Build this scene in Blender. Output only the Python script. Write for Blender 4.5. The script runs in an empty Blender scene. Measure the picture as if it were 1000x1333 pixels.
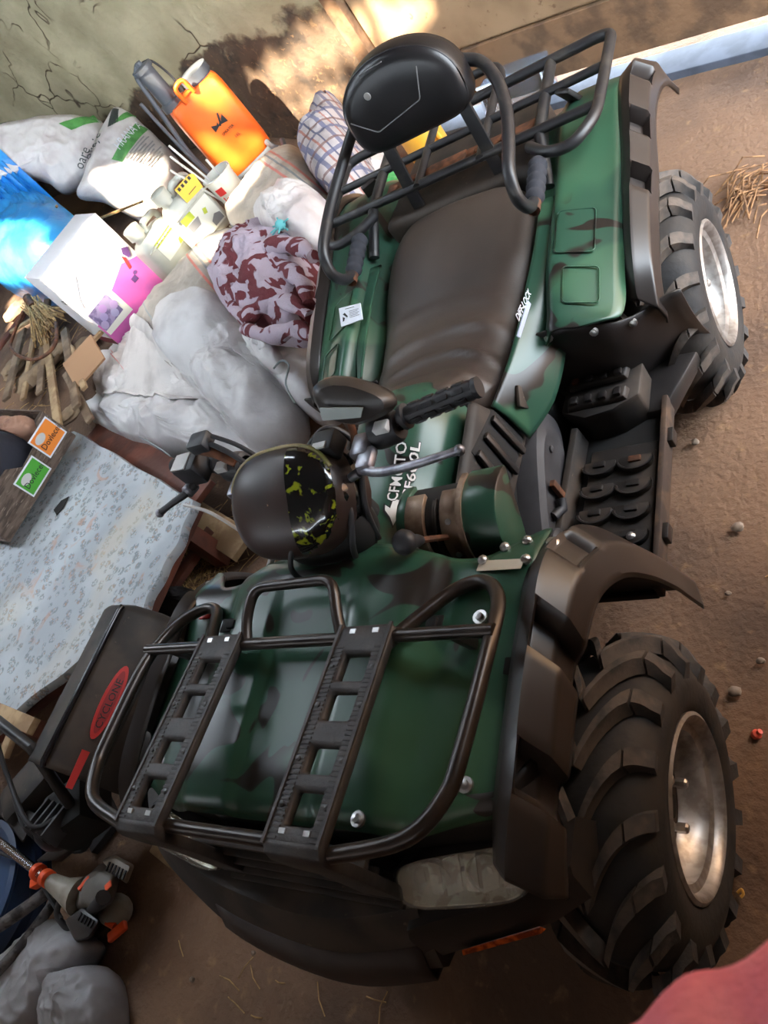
import bpy, bmesh, math, random
from mathutils import Vector, Matrix, noise

S = bpy.context.scene
COL = S.collection
PI = math.pi

# ---------------------------------------------------------------- camera
cam_data = bpy.data.cameras.new('camera')
cam_data.sensor_fit = 'VERTICAL'
cam_data.sensor_height = 36.0
cam_data.lens = 28.337
cam_data.clip_start = 0.02
cam_data.dof.use_dof = True
cam_data.dof.focus_distance = 2.1
cam_data.dof.aperture_fstop = 9.5
cam = bpy.data.objects.new('camera', cam_data)
COL.objects.link(cam)
cam.matrix_world = Matrix(((0.798561,0.136142,0.586316,1.01478),(0.214196,0.846046,-0.488186,-0.38507),(-0.562513,0.515433,0.646458,1.83268),(0,0,0,1)))
S.camera = cam

# ---------------------------------------------------------------- light
SUN_DIR = Vector((.06, .62, -.78)).normalized()
world = bpy.data.worlds.new('sky')
S.world = world
world.use_nodes = True
wn = world.node_tree.nodes
bg = wn['Background']
bg.inputs[0].default_value = (.80, .90, 1.0, 1)
bg.inputs[1].default_value = 16
sun_data = bpy.data.lights.new('sun', 'SUN')
sun_data.energy = 34
sun_data.angle = math.radians(1.6)
sun_data.color = (1.0, .86, .66)
sun = bpy.data.objects.new('sun', sun_data)
COL.objects.link(sun)
sun.rotation_euler = SUN_DIR.to_track_quat('-Z', 'Y').to_euler()
vs = S.view_settings
vs.view_transform = 'Standard'
vs.look = 'None'
vs.gamma = 1
vs.exposure = .70
vs.use_curve_mapping = False
S.cycles.max_bounces = 8
S.cycles.use_denoising = True
S.cycles.sample_clamp_indirect = 6

# ---------------------------------------------------------------- helpers
def lin(c):
    return tuple(((v / 255) / 12.92 if v / 255 <= .04045 else ((v / 255 + .055) / 1.055) ** 2.4) for v in c)

def mat(name, c, rough=.6, metal=0., c2=None, scale=8., bump=0., bscale=40., spec=.5, coat=0., detail=4., mix=(.4, .62), dist=0., trans=0., alpha=1., stretch=None, c3=None, s3=30., m3=(.55, .7)):
    m = bpy.data.materials.new(name)
    m.use_nodes = True
    nt = m.node_tree
    N, L = nt.nodes, nt.links
    b = N['Principled BSDF']
    col = lin(c) + (1,)
    b.inputs['Base Color'].default_value = col
    b.inputs['Roughness'].default_value = rough
    b.inputs['Metallic'].default_value = metal
    b.inputs['Specular IOR Level'].default_value = spec
    b.inputs['Coat Weight'].default_value = coat
    b.inputs['Transmission Weight'].default_value = trans
    b.inputs['Alpha'].default_value = alpha
    tc = N.new('ShaderNodeTexCoord')
    vec = tc.outputs['Object']
    if stretch:
        mp = N.new('ShaderNodeMapping')
        mp.inputs['Scale'].default_value = stretch
        L.new(vec, mp.inputs['Vector'])
        vec = mp.outputs[0]
    last = None
    def layer(prev, cc, sc, rng, d):
        n = N.new('ShaderNodeTexNoise')
        n.inputs['Scale'].default_value = sc
        n.inputs['Detail'].default_value = detail
        n.inputs['Distortion'].default_value = d
        L.new(vec, n.inputs['Vector'])
        r = N.new('ShaderNodeMapRange')
        r.interpolation_type = 'SMOOTHSTEP'
        r.inputs[1].default_value, r.inputs[2].default_value = rng
        L.new(n.outputs[0], r.inputs[0])
        x = N.new('ShaderNodeMix')
        x.data_type = 'RGBA'
        L.new(r.outputs[0], x.inputs[0])
        if prev is None:
            x.inputs[6].default_value = col
        else:
            L.new(prev, x.inputs[6])
        x.inputs[7].default_value = lin(cc) + (1,)
        return x.outputs[2]
    if c2:
        last = layer(None, c2, scale, mix, dist)
    if c3:
        last = layer(last, c3, s3, m3, .3)
    if last is not None:
        L.new(last, b.inputs['Base Color'])
    if bump:
        n = N.new('ShaderNodeTexNoise')
        n.inputs['Scale'].default_value = bscale
        n.inputs['Detail'].default_value = 5
        L.new(vec, n.inputs['Vector'])
        bp = N.new('ShaderNodeBump')
        bp.inputs['Strength'].default_value = bump
        bp.inputs['Distance'].default_value = .01
        L.new(n.outputs[0], bp.inputs['Height'])
        L.new(bp.outputs[0], b.inputs['Normal'])
    return m

OFF = {}
def link(o, parent=None):
    COL.objects.link(o)
    if parent is not None:
        o.parent = parent
    return o

def thing(name, label, cat, loc=(0, 0, 0), group=None, world_built=True, rotz=0):
    o = bpy.data.objects.new(name, None)
    o.empty_display_size = .05
    COL.objects.link(o)
    o.location = loc
    o.rotation_euler = (0, 0, rotz)
    o['label'] = label
    o['category'] = cat
    if group:
        o['group'] = group
    OFF[o.name] = Vector(loc) if world_built else Vector((0, 0, 0))
    return o

def tag(o, label, cat=None, group=None, kind=None):
    o['label'] = label
    if cat:
        o['category'] = cat
    if group:
        o['group'] = group
    if kind:
        o['kind'] = kind
    return o

def V(*a):
    return Vector(a[0] if len(a) == 1 else a)

def fillet(pts, r, n=5, closed=False):
    pts = [V(p) for p in pts]
    out = []
    m = len(pts)
    for i, p in enumerate(pts):
        if not closed and i in (0, m - 1):
            out.append(p)
            continue
        a, b = pts[i - 1], pts[(i + 1) % m]
        da, db = (a - p), (b - p)
        t = min(r, da.length * .48, db.length * .48)
        A, B = p + da.normalized() * t, p + db.normalized() * t
        for k in range(n + 1):
            u = k / n
            out.append(A * (1 - u) ** 2 + p * 2 * u * (1 - u) + B * u * u)
    return out

def spline(pts, n=6):
    pts = [V(p) for p in pts]
    out = []
    m = len(pts)
    for i in range(m - 1):
        p0, p1, p2, p3 = pts[max(i - 1, 0)], pts[i], pts[i + 1], pts[min(i + 2, m - 1)]
        for k in range(n):
            t = k / n
            out.append(.5 * ((2 * p1) + (p2 - p0) * t + (2 * p0 - 5 * p1 + 4 * p2 - p3) * t * t + (3 * p1 - p0 - 3 * p2 + p3) * t ** 3))
    out.append(pts[-1])
    return out

def mirror(pts):
    return [(-p[0], p[1], p[2]) for p in pts]

class MB:
    def __init__(self):
        self.v, self.f = [], []
    def add(self, vs_, fs_):
        k = len(self.v)
        self.v += [V(p) for p in vs_]
        self.f += [tuple(i + k for i in q) for q in fs_]
        return self
    def box(self, c, s, rot=None):
        c = V(c)
        vs_ = []
        for x in (-.5, .5):
            for y in (-.5, .5):
                for z in (-.5, .5):
                    p = V(x * s[0], y * s[1], z * s[2])
                    vs_.append(c + (rot @ p if rot else p))
        return self.add(vs_, [(0, 1, 3, 2), (4, 6, 7, 5), (0, 4, 5, 1), (2, 3, 7, 6), (0, 2, 6, 4), (1, 5, 7, 3)])
    def hexa(self, a, b):
        """two matching quads (bottom, top)"""
        return self.add(list(a) + list(b), [(3, 2, 1, 0), (4, 5, 6, 7), (0, 1, 5, 4), (1, 2, 6, 5), (2, 3, 7, 6), (3, 0, 4, 7)])
    def bar(self, a, b, w, h, up=(0, 0, 1)):
        a, b = V(a), V(b)
        d = (b - a).normalized()
        s = d.cross(V(up))
        if s.length < 1e-4:
            s = d.cross(V(1, 0, 0))
        s.normalize()
        u = s.cross(d)
        q = [s * w / 2 - u * h / 2, s * w / 2 + u * h / 2, -s * w / 2 + u * h / 2, -s * w / 2 - u * h / 2]
        return self.hexa([a + x for x in q], [b + x for x in q])
    def tube(self, pts, r, n=10, closed=False, cap=True):
        pts = [V(p) for p in pts]
        m = len(pts)
        rs = r if isinstance(r, (list, tuple)) else [r] * m
        rings = []
        prev = None
        for i, p in enumerate(pts):
            if closed:
                t = pts[(i + 1) % m] - pts[i - 1]
            else:
                t = pts[min(i + 1, m - 1)] - pts[max(i - 1, 0)]
            t.normalize()
            if prev is None:
                a = V(0, 0, 1) if abs(t.z) < .9 else V(1, 0, 0)
                s = t.cross(a).normalized()
            else:
                s = (prev - t * prev.dot(t)).normalized()
            prev = s
            u = t.cross(s)
            rings.append([p + (s * math.cos(k * 2 * PI / n) + u * math.sin(k * 2 * PI / n)) * rs[i] for k in range(n)])
        return self.loft(rings, wrap=True, close=closed, cap=cap)
    def loft(self, rings, wrap=True, close=False, cap=False):
        k0 = len(self.v)
        n = len(rings[0])
        for q in rings:
            self.v += [V(p) for p in q]
        m = len(rings)
        for i in range(m if close else m - 1):
            j = (i + 1) % m
            for a in range(n if wrap else n - 1):
                b = (a + 1) % n
                self.f.append((k0 + i * n + a, k0 + i * n + b, k0 + j * n + b, k0 + j * n + a))
        if cap:
            self.f.append(tuple(k0 + a for a in reversed(range(n))))
            self.f.append(tuple(k0 + (m - 1) * n + a for a in range(n)))
        return self
    def lathe(self, prof, o=(0, 0, 0), ax=(0, 0, 1), n=24, cap=False):
        """prof = (radius, height) list"""
        o, ax = V(o), V(ax).normalized()
        a = V(1, 0, 0) if abs(ax.x) < .9 else V(0, 1, 0)
        s = ax.cross(a).normalized()
        u = ax.cross(s)
        rings = [[o + ax * h + (s * math.cos(k * 2 * PI / n) + u * math.sin(k * 2 * PI / n)) * r for k in range(n)] for r, h in prof]
        return self.loft(rings, cap=cap)
    def prism(self, poly, o, u, v, d):
        """2-D polygon (in o,u,v) pushed by vector d"""
        o, u, v, d = V(o), V(u), V(v), V(d)
        n = len(poly)
        a = [o + u * x + v * y for x, y in poly]
        b = [p + d for p in a]
        return self.add(a + b, [tuple(reversed(range(n))), tuple(range(n, 2 * n))] + [(i, (i + 1) % n, n + (i + 1) % n, n + i) for i in range(n)])
    def grid(self, fn, nu, nv):
        return self.loft([[fn(i / nu, j / nv) for j in range(nv + 1)] for i in range(nu + 1)], wrap=False)
    def ball(self, c, r, n=16, m=10, fn=None):
        c = V(c)
        r = r if isinstance(r, (tuple, list)) else (r, r, r)
        rings = []
        for i in range(m + 1):
            t = PI * i / m
            ring = []
            for k in range(n):
                d = V(math.sin(t) * math.cos(2 * PI * k / n), math.sin(t) * math.sin(2 * PI * k / n), -math.cos(t))
                s = fn(d) if fn else 1
                ring.append(c + V(d.x * r[0], d.y * r[1], d.z * r[2]) * s)
            rings.append(ring)
        return self.loft(rings)
    def build(self, name, material, parent=None, bevel=0., seg=2, smooth=35, solid=0., sub=0, origin=None, soff=-1, weld=True):
        off = OFF.get(parent.name, V(0, 0, 0)) if parent is not None else None
        if parent is None:
            if origin is None:
                n = len(self.v)
                origin = V(sum(p.x for p in self.v) / n, sum(p.y for p in self.v) / n, min(p.z for p in self.v))
            off = V(origin)
            loc = off
        else:
            loc = V(0, 0, 0)
            if origin is not None:
                loc = V(origin) - off
                off = V(origin)
        me = bpy.data.meshes.new(name)
        bm = bmesh.new()
        vs_ = [bm.verts.new(p - off) for p in self.v]
        for q in self.f:
            try:
                bm.faces.new([vs_[i] for i in q])
            except ValueError:
                pass
        if weld:
            bmesh.ops.remove_doubles(bm, verts=bm.verts, dist=1e-5)
        bmesh.ops.recalc_face_normals(bm, faces=bm.faces)
        if bevel:
            es = [e for e in bm.edges if len(e.link_faces) == 2 and e.calc_face_angle(0) > .6]
            bmesh.ops.bevel(bm, geom=es, offset=bevel, segments=seg, profile=.5, affect='EDGES', clamp_overlap=True)
        bm.to_mesh(me)
        bm.free()
        if smooth:
            me.polygons.foreach_set('use_smooth', [True] * len(me.polygons))
            me.set_sharp_from_angle(angle=math.radians(smooth))
        for m_ in (material if isinstance(material, (list, tuple)) else [material]):
            me.materials.append(m_)
        o = bpy.data.objects.new(name, me)
        link(o, parent)
        o.location = loc
        OFF[o.name] = off
        if sub:
            md = o.modifiers.new('subsurf', 'SUBSURF')
            md.levels = md.render_levels = sub
        if solid:
            md = o.modifiers.new('solid', 'SOLIDIFY')
            md.thickness = solid
            md.offset = soff
        return o

def frame(o, u, v):
    """right-handed frame at o: u right, v up, w out"""
    o, u, v = V(o), V(u).normalized(), V(v)
    w = u.cross(v).normalized()
    v = w.cross(u).normalized()
    return o, u, v, w

def text(name, s, size, o, u, v, material, parent=None, depth=.0006, squash=1., shear=0.):
    cu = bpy.data.curves.new('lettering', 'FONT')
    cu.body = s
    cu.size = size
    cu.extrude = depth
    cu.resolution_u = 2
    cu.shear = shear
    to = bpy.data.objects.new('lettering', cu)
    COL.objects.link(to)
    dg = bpy.context.evaluated_depsgraph_get()
    me = bpy.data.meshes.new_from_object(to.evaluated_get(dg))
    bpy.data.objects.remove(to)
    o, u, v, w = frame(o, u, v)
    b = MB()
    b.v = [o + u * p.co.x * squash + v * p.co.y + w * (p.co.z + depth) for p in me.vertices]
    b.f = [tuple(p.vertices) for p in me.polygons]
    return b.build(name, material, parent, smooth=0)

def dup(o, parent=None, loc=None, rot=None):
    c = o.copy()
    COL.objects.link(c)
    if parent is not None:
        c.parent = parent
    if loc is not None:
        c.location = loc
    if rot is not None:
        c.rotation_euler = rot
    OFF[c.name] = OFF.get(o.name, V(0, 0, 0))
    return c

def nz(p, s=1., o=0.):
    return noise.noise(V(p) * s + V(o, o * 1.7, -o))

def ridged(p, s, seed):
    return 1 - 2 * abs(noise.noise(V(p) * s + V(seed, seed * 2.3, seed * -1.1)))

def smooth01(a, b, x):
    t = max(0., min(1., (x - a) / (b - a)))
    return t * t * (3 - 2 * t)

# ---------------------------------------------------------------- setting
def heap(x, y):
    """earth floor: flat where the quad stands, a low bank of dirt in the far corner"""
    h = .34 * smooth01(1.5, 3.0, -x + .25 * (y - 2)) * smooth01(.9, 2.4, y)
    h += .012 * noise.noise(V(x * 1.7, y * 1.7, 3)) + .005 * noise.noise(V(x * 7, y * 7, 1))
    w = smooth01(.0, .45, max(abs(x) - .75, -y - .55, y - 1.75))
    return h * max(w, .15) - .004

M_FLOOR = mat('packed_earth', (128, 98, 76), .95, c2=(94, 73, 59), scale=1.6, c3=(146, 114, 84), s3=19, m3=(.58, .78), bump=.7, bscale=55, detail=8)
M_MUD = mat('mud_plaster', (112, 88, 66), .95, c2=(84, 66, 52), scale=5, bump=.9, bscale=22, c3=(150, 112, 72), s3=40, m3=(.6, .72))
M_CEIL = mat('old_boards', (74, 60, 48), .9)
M_SILL = mat('grey_concrete_sill', (88, 95, 110), .8, c2=(74, 80, 92), scale=9)

b = MB()
NX, NY = 250, 150
X0, X1, Y0, Y1 = -6.0, 7.5, -4.5, 6.2  # ground runs on past the gateway, added to bounce warm sun inside
b.grid(lambda u, v: (X0 + (X1 - X0) * u, Y0 + (Y1 - Y0) * v, heap(X0 + (X1 - X0) * u, Y0 + (Y1 - Y0) * v)), NX, NY)
o = b.build('floor', M_FLOOR, origin=(0, 0, 0), smooth=180)
o['kind'] = 'structure'

WN = V(.3203, .9473, 0)          # the back wall runs along WU; WN points out of the room
WU = V(.9473, -.3203, 0)
WP = V(-.07, 3.06, 0)
def wl(s, z, d=0.):
    """point on the back wall: s metres along it, height z, d metres into the room"""
    return WP + WU * s + V(0, 0, z) - WN * d

# clay wall with a limewashed upper part: relief and coats follow the material's own map
def wall_material():
    m = mat('clay_wall', (112, 90, 68), .95, bump=0)
    nt = m.node_tree
    N, L = nt.nodes, nt.links
    bs = N['Principled BSDF']
    tc = N.new('ShaderNodeTexCoord')
    sep = N.new('ShaderNodeSeparateXYZ')
    L.new(tc.outputs['Object'], sep.inputs[0])
    def noise_(sc, det=6, dist=0.):
        n = N.new('ShaderNodeTexNoise')
        n.inputs['Scale'].default_value = sc
        n.inputs['Detail'].default_value = det
        n.inputs['Distortion'].default_value = dist
        L.new(tc.outputs['Object'], n.inputs['Vector'])
        return n.outputs[0]
    def math_(op, a, b_):
        n = N.new('ShaderNodeMath')
        n.operation = op
        for i, q in enumerate((a, b_)):
            if isinstance(q, (int, float)):
                n.inputs[i].default_value = q
            else:
                L.new(q, n.inputs[i])
        return n.outputs[0]
    def ramp(v, lo, hi):
        n = N.new('ShaderNodeMapRange')
        n.interpolation_type = 'SMOOTHSTEP'
        n.inputs[1].default_value = lo
        n.inputs[2].default_value = hi
        L.new(v, n.inputs[0])
        return n.outputs[0]
    def mixc(f, a, b_):
        n = N.new('ShaderNodeMix')
        n.data_type = 'RGBA'
        L.new(f, n.inputs[0])
        for i, q in ((6, a), (7, b_)):
            if isinstance(q, tuple):
                n.inputs[i].default_value = lin(q) + (1,)
            else:
                L.new(q, n.inputs[i])
        return n.outputs[2]
    z = math_('ADD', sep.outputs[2], math_('MULTIPLY', math_('SUBTRACT', noise_(3.2, 8), .5), .55))
    z = math_('ADD', z, math_('MULTIPLY', sep.outputs[0], -.02))
    lime = ramp(z, .80, .85)
    mud = mixc(ramp(noise_(9, 6), .45, .7), (98, 80, 64), (66, 56, 48))
    mud = mixc(ramp(noise_(26, 4, 1.), .58, .70), mud, (132, 104, 76))
    coat = mixc(ramp(noise_(2.4, 6), .35, .65), (196, 184, 150), (166, 154, 122))
    vo = N.new('ShaderNodeTexVoronoi')
    vo.feature = 'DISTANCE_TO_EDGE'
    vo.inputs['Scale'].default_value = 2.6
    wv = N.new('ShaderNodeVectorMath')
    wv.operation = 'ADD'
    nn = N.new('ShaderNodeTexNoise')
    nn.inputs['Scale'].default_value = 4
    L.new(tc.outputs['Object'], nn.inputs['Vector'])
    sc = N.new('ShaderNodeVectorMath')
    sc.operation = 'SCALE'
    sc.inputs[3].default_value = .35
    L.new(nn.outputs[1], sc.inputs[0])
    L.new(tc.outputs['Object'], wv.inputs[0])
    L.new(sc.outputs[0], wv.inputs[1])
    L.new(wv.outputs[0], vo.inputs['Vector'])
    crack = ramp(vo.outputs[0], .0, .018)
    crackm = math_('MAXIMUM', crack, ramp(noise_(1.3, 3), .56, .50))
    coat = mixc(crackm, (84, 66, 50), coat)
    L.new(mixc(lime, mud, coat), bs.inputs['Base Color'])
    h = math_('ADD', math_('MULTIPLY', noise_(18, 8), .5), math_('MULTIPLY', lime, math_('MULTIPLY', crackm, .5)))
    bp = N.new('ShaderNodeBump')
    bp.inputs['Strength'].default_value = .8
    bp.inputs['Distance'].default_value = .02
    L.new(h, bp.inputs['Height'])
    L.new(bp.outputs[0], bs.inputs['Normal'])
    return m
M_WALL = wall_material()

SD = -1.05                        # where the clay wall stops and the plank door begins
b = MB()
b.grid(lambda u, v: wl(-6.2 + u * (6.2 + SD), -.1 + v * 3.2, .018 * noise.noise(V(u * 14, v * 8, 2)) + .008 * noise.noise(V(u * 60, v * 34, 5))), 110, 60)
o = b.build('wall_back', M_WALL, origin=(0, 0, 0), smooth=180, solid=.2, soff=1)
o['kind'] = 'structure'
def block(name, pts_lo, z0, z1, m, kind='structure'):
    bb = MB().hexa([V(p[0], p[1], z0) for p in pts_lo], [V(p[0], p[1], z1) for p in pts_lo])
    q = bb.build(name, m, origin=(0, 0, 0), smooth=0)
    q['kind'] = kind
    return q
def wslab(name, s0, s1, z0, z1, d0, d1, m, parent=None):
    bb = MB().hexa([wl(s0, z0, d0), wl(s1, z0, d0), wl(s1, z0, d1), wl(s0, z0, d1)], [wl(s0, z1, d0), wl(s1, z1, d0), wl(s1, z1, d1), wl(s0, z1, d1)])
    q = bb.build(name, m, parent, origin=None if parent else (0, 0, 0), smooth=0, bevel=.003)
    if parent is None:
        q['kind'] = 'structure'
    return q

# big plank door in the back wall: planks, bottom rail, post, sill
M_DOOR = mat('painted_door', (168, 138, 106), .7, c2=(142, 114, 86), scale=3, c3=(120, 92, 66), s3=26, m3=(.62, .75), bump=.2, bscale=30)
M_RAIL = mat('door_rail', (138, 106, 78), .8, c2=(104, 80, 60), scale=9, bump=.3)
door = wslab('door_1', SD + .02, 3.3, .10, 3.05, -.12, -.03, M_DOOR)
OFF[door.name] = V(0, 0, 0)
z = .30
zz = [.11, .36, .90, 1.44, 1.98, 2.5, 3.05]
for k in range(6):
    wslab('panel', SD + .08, 3.3, zz[k] + .006, zz[k + 1] - .006, -.03, -.012 if k else .0, M_RAIL if k == 0 else M_DOOR, door)
wslab('trim_1', SD - .02, SD + .07, .0, 3.05, -.12, .03, M_RAIL)
wslab('trim_2', SD + .07, 3.3, -.05, .030, -.10, .055, M_SILL)

block('wall_left', [(-6.0, -3.0), (-5.9, -3.0), (-5.9, 6.3), (-6.0, 6.3)], -.1, 3.0, M_MUD)
block('wall_front', [(-6.0, -3.1), (1.9, -3.1), (1.9, -3.0), (-6.0, -3.0)], -.1, 2.36, M_MUD)  # kept low: the gap above is added so sky fills the front
# right wall: wide open gateway towards the back
block('wall_right', [(1.75, -3.0), (1.9, -3.0), (1.9, 1.05), (1.75, 1.05)], -.1, 3.0, M_MUD)
block('wall_right_lintel', [(1.75, 1.05), (1.9, 1.05), (1.9, 3.0), (1.75, 3.0)], 2.75, 3.0, M_MUD)

# unseen board roof; its holes are added to steer sun onto chosen patches
ZR = 2.9
def to_roof(p):
    p = V(p)
    q = p - SUN_DIR * ((ZR - p.z) / -SUN_DIR.z) * 1.0
    return q
HOLES = []
def hole(pts):
    HOLES.append([(to_roof(p).x, to_roof(p).y) for p in pts])
def inside(x, y, poly):
    c = False
    n = len(poly)
    for i in range(n):
        (x1, y1), (x2, y2) = poly[i], poly[i - 1]
        if (y1 > y) != (y2 > y) and x < (x2 - x1) * (y - y1) / (y2 - y1) + x1:
            c = not c
    return c
# made-up holes, traced back along the sun from the wanted lit patches
hole([(-2.585,2.047,0.737),(-2.347,2.538,0.804),(-2.339,2.555,0.566),(-2.319,2.596,0.357),(-2.36,2.512,0.377),(-2.391,2.448,0.419),(-2.429,2.369,0.447),(-2.491,2.241,0.502),(-2.541,2.138,0.573)])
hole([(-3.048,3.558,0.532),(-2.9,3.656,0.467),(-2.781,3.725,0.403),(-2.761,3.679,0.318),(-2.823,3.566,0.251),(-2.908,3.473,0.241),(-3.042,3.446,0.38),(-3.085,3.478,0.477)])
hole([(-2.241,2.665,0.55),(-2.061,2.68,0.55),(-1.875,2.481,0.55),(-1.914,2.358,0.55)])
hole([(-4.527,3.743,0.62),(-3.731,3.341,0.62),(-3.068,3.006,0.62),(-2.953,2.688,0.62),(-3.249,2.654,0.62),(-3.861,2.917,0.62)])
hole([(-1.892,3.219,0.733),(-1.851,3.257,0.779),(-1.79,3.313,0.773),(-1.77,3.332,0.685),(-1.825,3.281,0.654),(-1.88,3.231,0.671)])
hole([(-1.958,3.158,0.597),(-1.932,3.183,0.575),(-1.932,3.182,0.443),(-1.966,3.151,0.432),(-1.986,3.132,0.488)])
hole([(-1.811,3.294,0.52),(-1.778,3.324,0.431),(-1.777,3.326,0.305),(-1.819,3.287,0.293),(-1.918,3.196,0.34),(-1.964,3.152,0.322),(-1.958,3.158,0.369),(-1.857,3.251,0.403)])
hole([(-1.588,2.826,0.5), (-1.467,2.788,0.5), (-1.456,2.693,0.46), (-1.606,2.631,0.44), (-1.702,2.73,0.44)])
hole([(-1.823,2.431,0.46),(-1.647,2.454,0.46),(-1.576,2.365,0.46),(-1.712,2.294,0.46)])
hole([(-1.88,3.672,0.595),(-1.159,3.428,0.721),(-0.904,3.342,0.653),(-1.075,3.4,0.507),(-1.234,3.453,0.513),(-1.903,3.68,0.445)])
hole([(-1.968,3.702,0.383),(-1.312,3.48,0.424),(-1.206,3.444,0.361),(-1.838,3.658,0.269)])
hole([(-0.856,3.326,0.713),(-0.566,3.228,0.61),(-0.704,3.274,0.508),(-0.93,3.351,0.494)])
hole([(-4.536,3.273,0.4),(-3.762,2.884,0.4),(-3.765,2.712,0.4),(-4.1,2.766,0.4)])
b = MB()
cs = .05
nx, ny = int(8.0 / cs), int(10.3 / cs)
bb_ = [(min(p[0] for p in h) - cs, max(p[0] for p in h) + cs, min(p[1] for p in h) - cs, max(p[1] for p in h) + cs, h) for h in HOLES]
vid = {}
for i in range(nx):
    x = -6.0 + (i + .5) * cs
    for j in range(ny):
        y = -4.0 + (j + .5) * cs  # starts with an added overhang that blocks sun at the front gap
        if any(a < x < c and d < y < e and inside(x, y, h) for a, c, d, e, h in bb_):
            continue
        q = []
        for di, dj in ((0, 0), (1, 0), (1, 1), (0, 1)):
            key = (i + di, j + dj)
            if key not in vid:
                vid[key] = len(b.v)
                b.v.append(V(-6.0 + key[0] * cs, -4.0 + key[1] * cs, ZR))
            q.append(vid[key])
        b.f.append(tuple(q))
o = b.build('ceiling', M_CEIL, origin=(0, 0, 0), smooth=0, weld=False)
o['kind'] = 'structure'

# ================================================================ quad bike
M_GREEN = mat('camouflage_plastic', (42, 76, 60), .32, c2=(34, 29, 25), scale=5.5, mix=(.585, .60), dist=1.6, detail=1.2, c3=(58, 94, 70), s3=3.0, m3=(.56, .60), spec=.5)
M_BLK = mat('black_plastic', (34, 31, 31), .38, c2=(50, 45, 42), scale=6, spec=.5, bump=.04, bscale=300)
M_BLKD = mat('dusty_black_plastic', (34, 30, 28), .62, c2=(66, 56, 48), scale=7, c3=(92, 80, 68), s3=60, m3=(.66, .78))
M_FLARE = mat('fender_flare_plastic', (50, 43, 40), .33, c2=(40, 35, 33), scale=4, spec=.5)
M_TUBE = mat('rack_tube_enamel', (58, 50, 45), .30, metal=.35, c2=(44, 38, 35), scale=14, spec=.6)
M_TUBE2 = mat('black_rack_paint', (36, 35, 37), .42, c2=(62, 58, 54), scale=18, mix=(.5, .75))
M_STRAP = mat('ribbed_rack_plastic', (48, 44, 44), .55, c2=(62, 57, 54), scale=30, bump=.12, bscale=160)
M_SEAT = mat('vinyl_seat', (58, 48, 43), .46, c2=(78, 66, 58), scale=3.2, mix=(.3, .75), bump=.05, bscale=220)
M_RUB = mat('tyre_rubber', (30, 29, 30), .72, c2=(48, 42, 37), scale=10, bump=.15, bscale=60)
M_LUG = mat('dusty_tread_rubber', (52, 49, 48), .75, c2=(96, 84, 74), scale=14, mix=(.35, .62), bump=.2, bscale=80)
M_RIM = mat('steel_rim', (184, 180, 176), .40, metal=.8, c2=(158, 152, 146), scale=40)
M_RIMD = mat('dusty_rim_disc', (104, 92, 84), .6, metal=.4, c2=(76, 66, 60), scale=12)
M_NUT = mat('zinc_bolt', (190, 188, 186), .3, metal=.9)
M_CHAS = mat('dark_chassis', (18, 17, 17), .8)
M_GREYC = mat('engine_cover_grey', (58, 56, 58), .6, c2=(46, 44, 46), scale=8, bump=.05)
M_ALU = mat('cast_aluminium', (170, 170, 178), .38, metal=.75, c2=(130, 130, 138), scale=30)
M_LENS = mat('headlamp_lens', (222, 220, 204), .10, c2=(200, 198, 178), scale=6, coat=.6, alpha=.26)
M_REFL = mat('headlamp_reflector', (222, 218, 200), .22, metal=.35, c2=(168, 160, 140), scale=30, mix=(.45, .55), dist=.6)
M_AMB = mat('amber_lens', (190, 78, 22), .2, c2=(120, 44, 14), scale=60, coat=.5)
M_GRIP = mat('rubber_grip', (40, 40, 43), .5)
M_FOAM = mat('foam_grip', (44, 45, 52), .85, bump=.1, bscale=200)
M_WHITE = mat('white_sticker', (226, 230, 238), .4)
M_INK = mat('black_ink', (24, 24, 28), .5)
M_RUST = mat('rusty_metal', (122, 78, 54), .7, metal=.3, c2=(84, 56, 42), scale=30)
M_BARE = mat('brushed_panel', (150, 130, 112), .45, metal=.4, c2=(112, 88, 70), scale=20)
M_POD = mat('brown_cowl_plastic', (56, 40, 35), .42, c2=(44, 32, 28), scale=8, c3=(120, 104, 88), s3=80, m3=(.74, .80))
M_PODG = mat('scratched_gloss_cowl', (18, 20, 22), .14, c2=(138, 146, 34), scale=46, mix=(.56, .63), detail=10, dist=.3, coat=.5)
M_RIMY = mat('faded_olive_edge', (150, 134, 96), .5, c2=(120, 118, 60), scale=18)
M_RED = mat('red_plastic', (196, 42, 40), .5)
M_WGLASS = mat('mirror_glass', (126, 134, 126), .25)

quad = thing('quad_bike', 'dark green camouflage quad bike with front and rear racks parked on the earth floor', 'quad bike')

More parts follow.
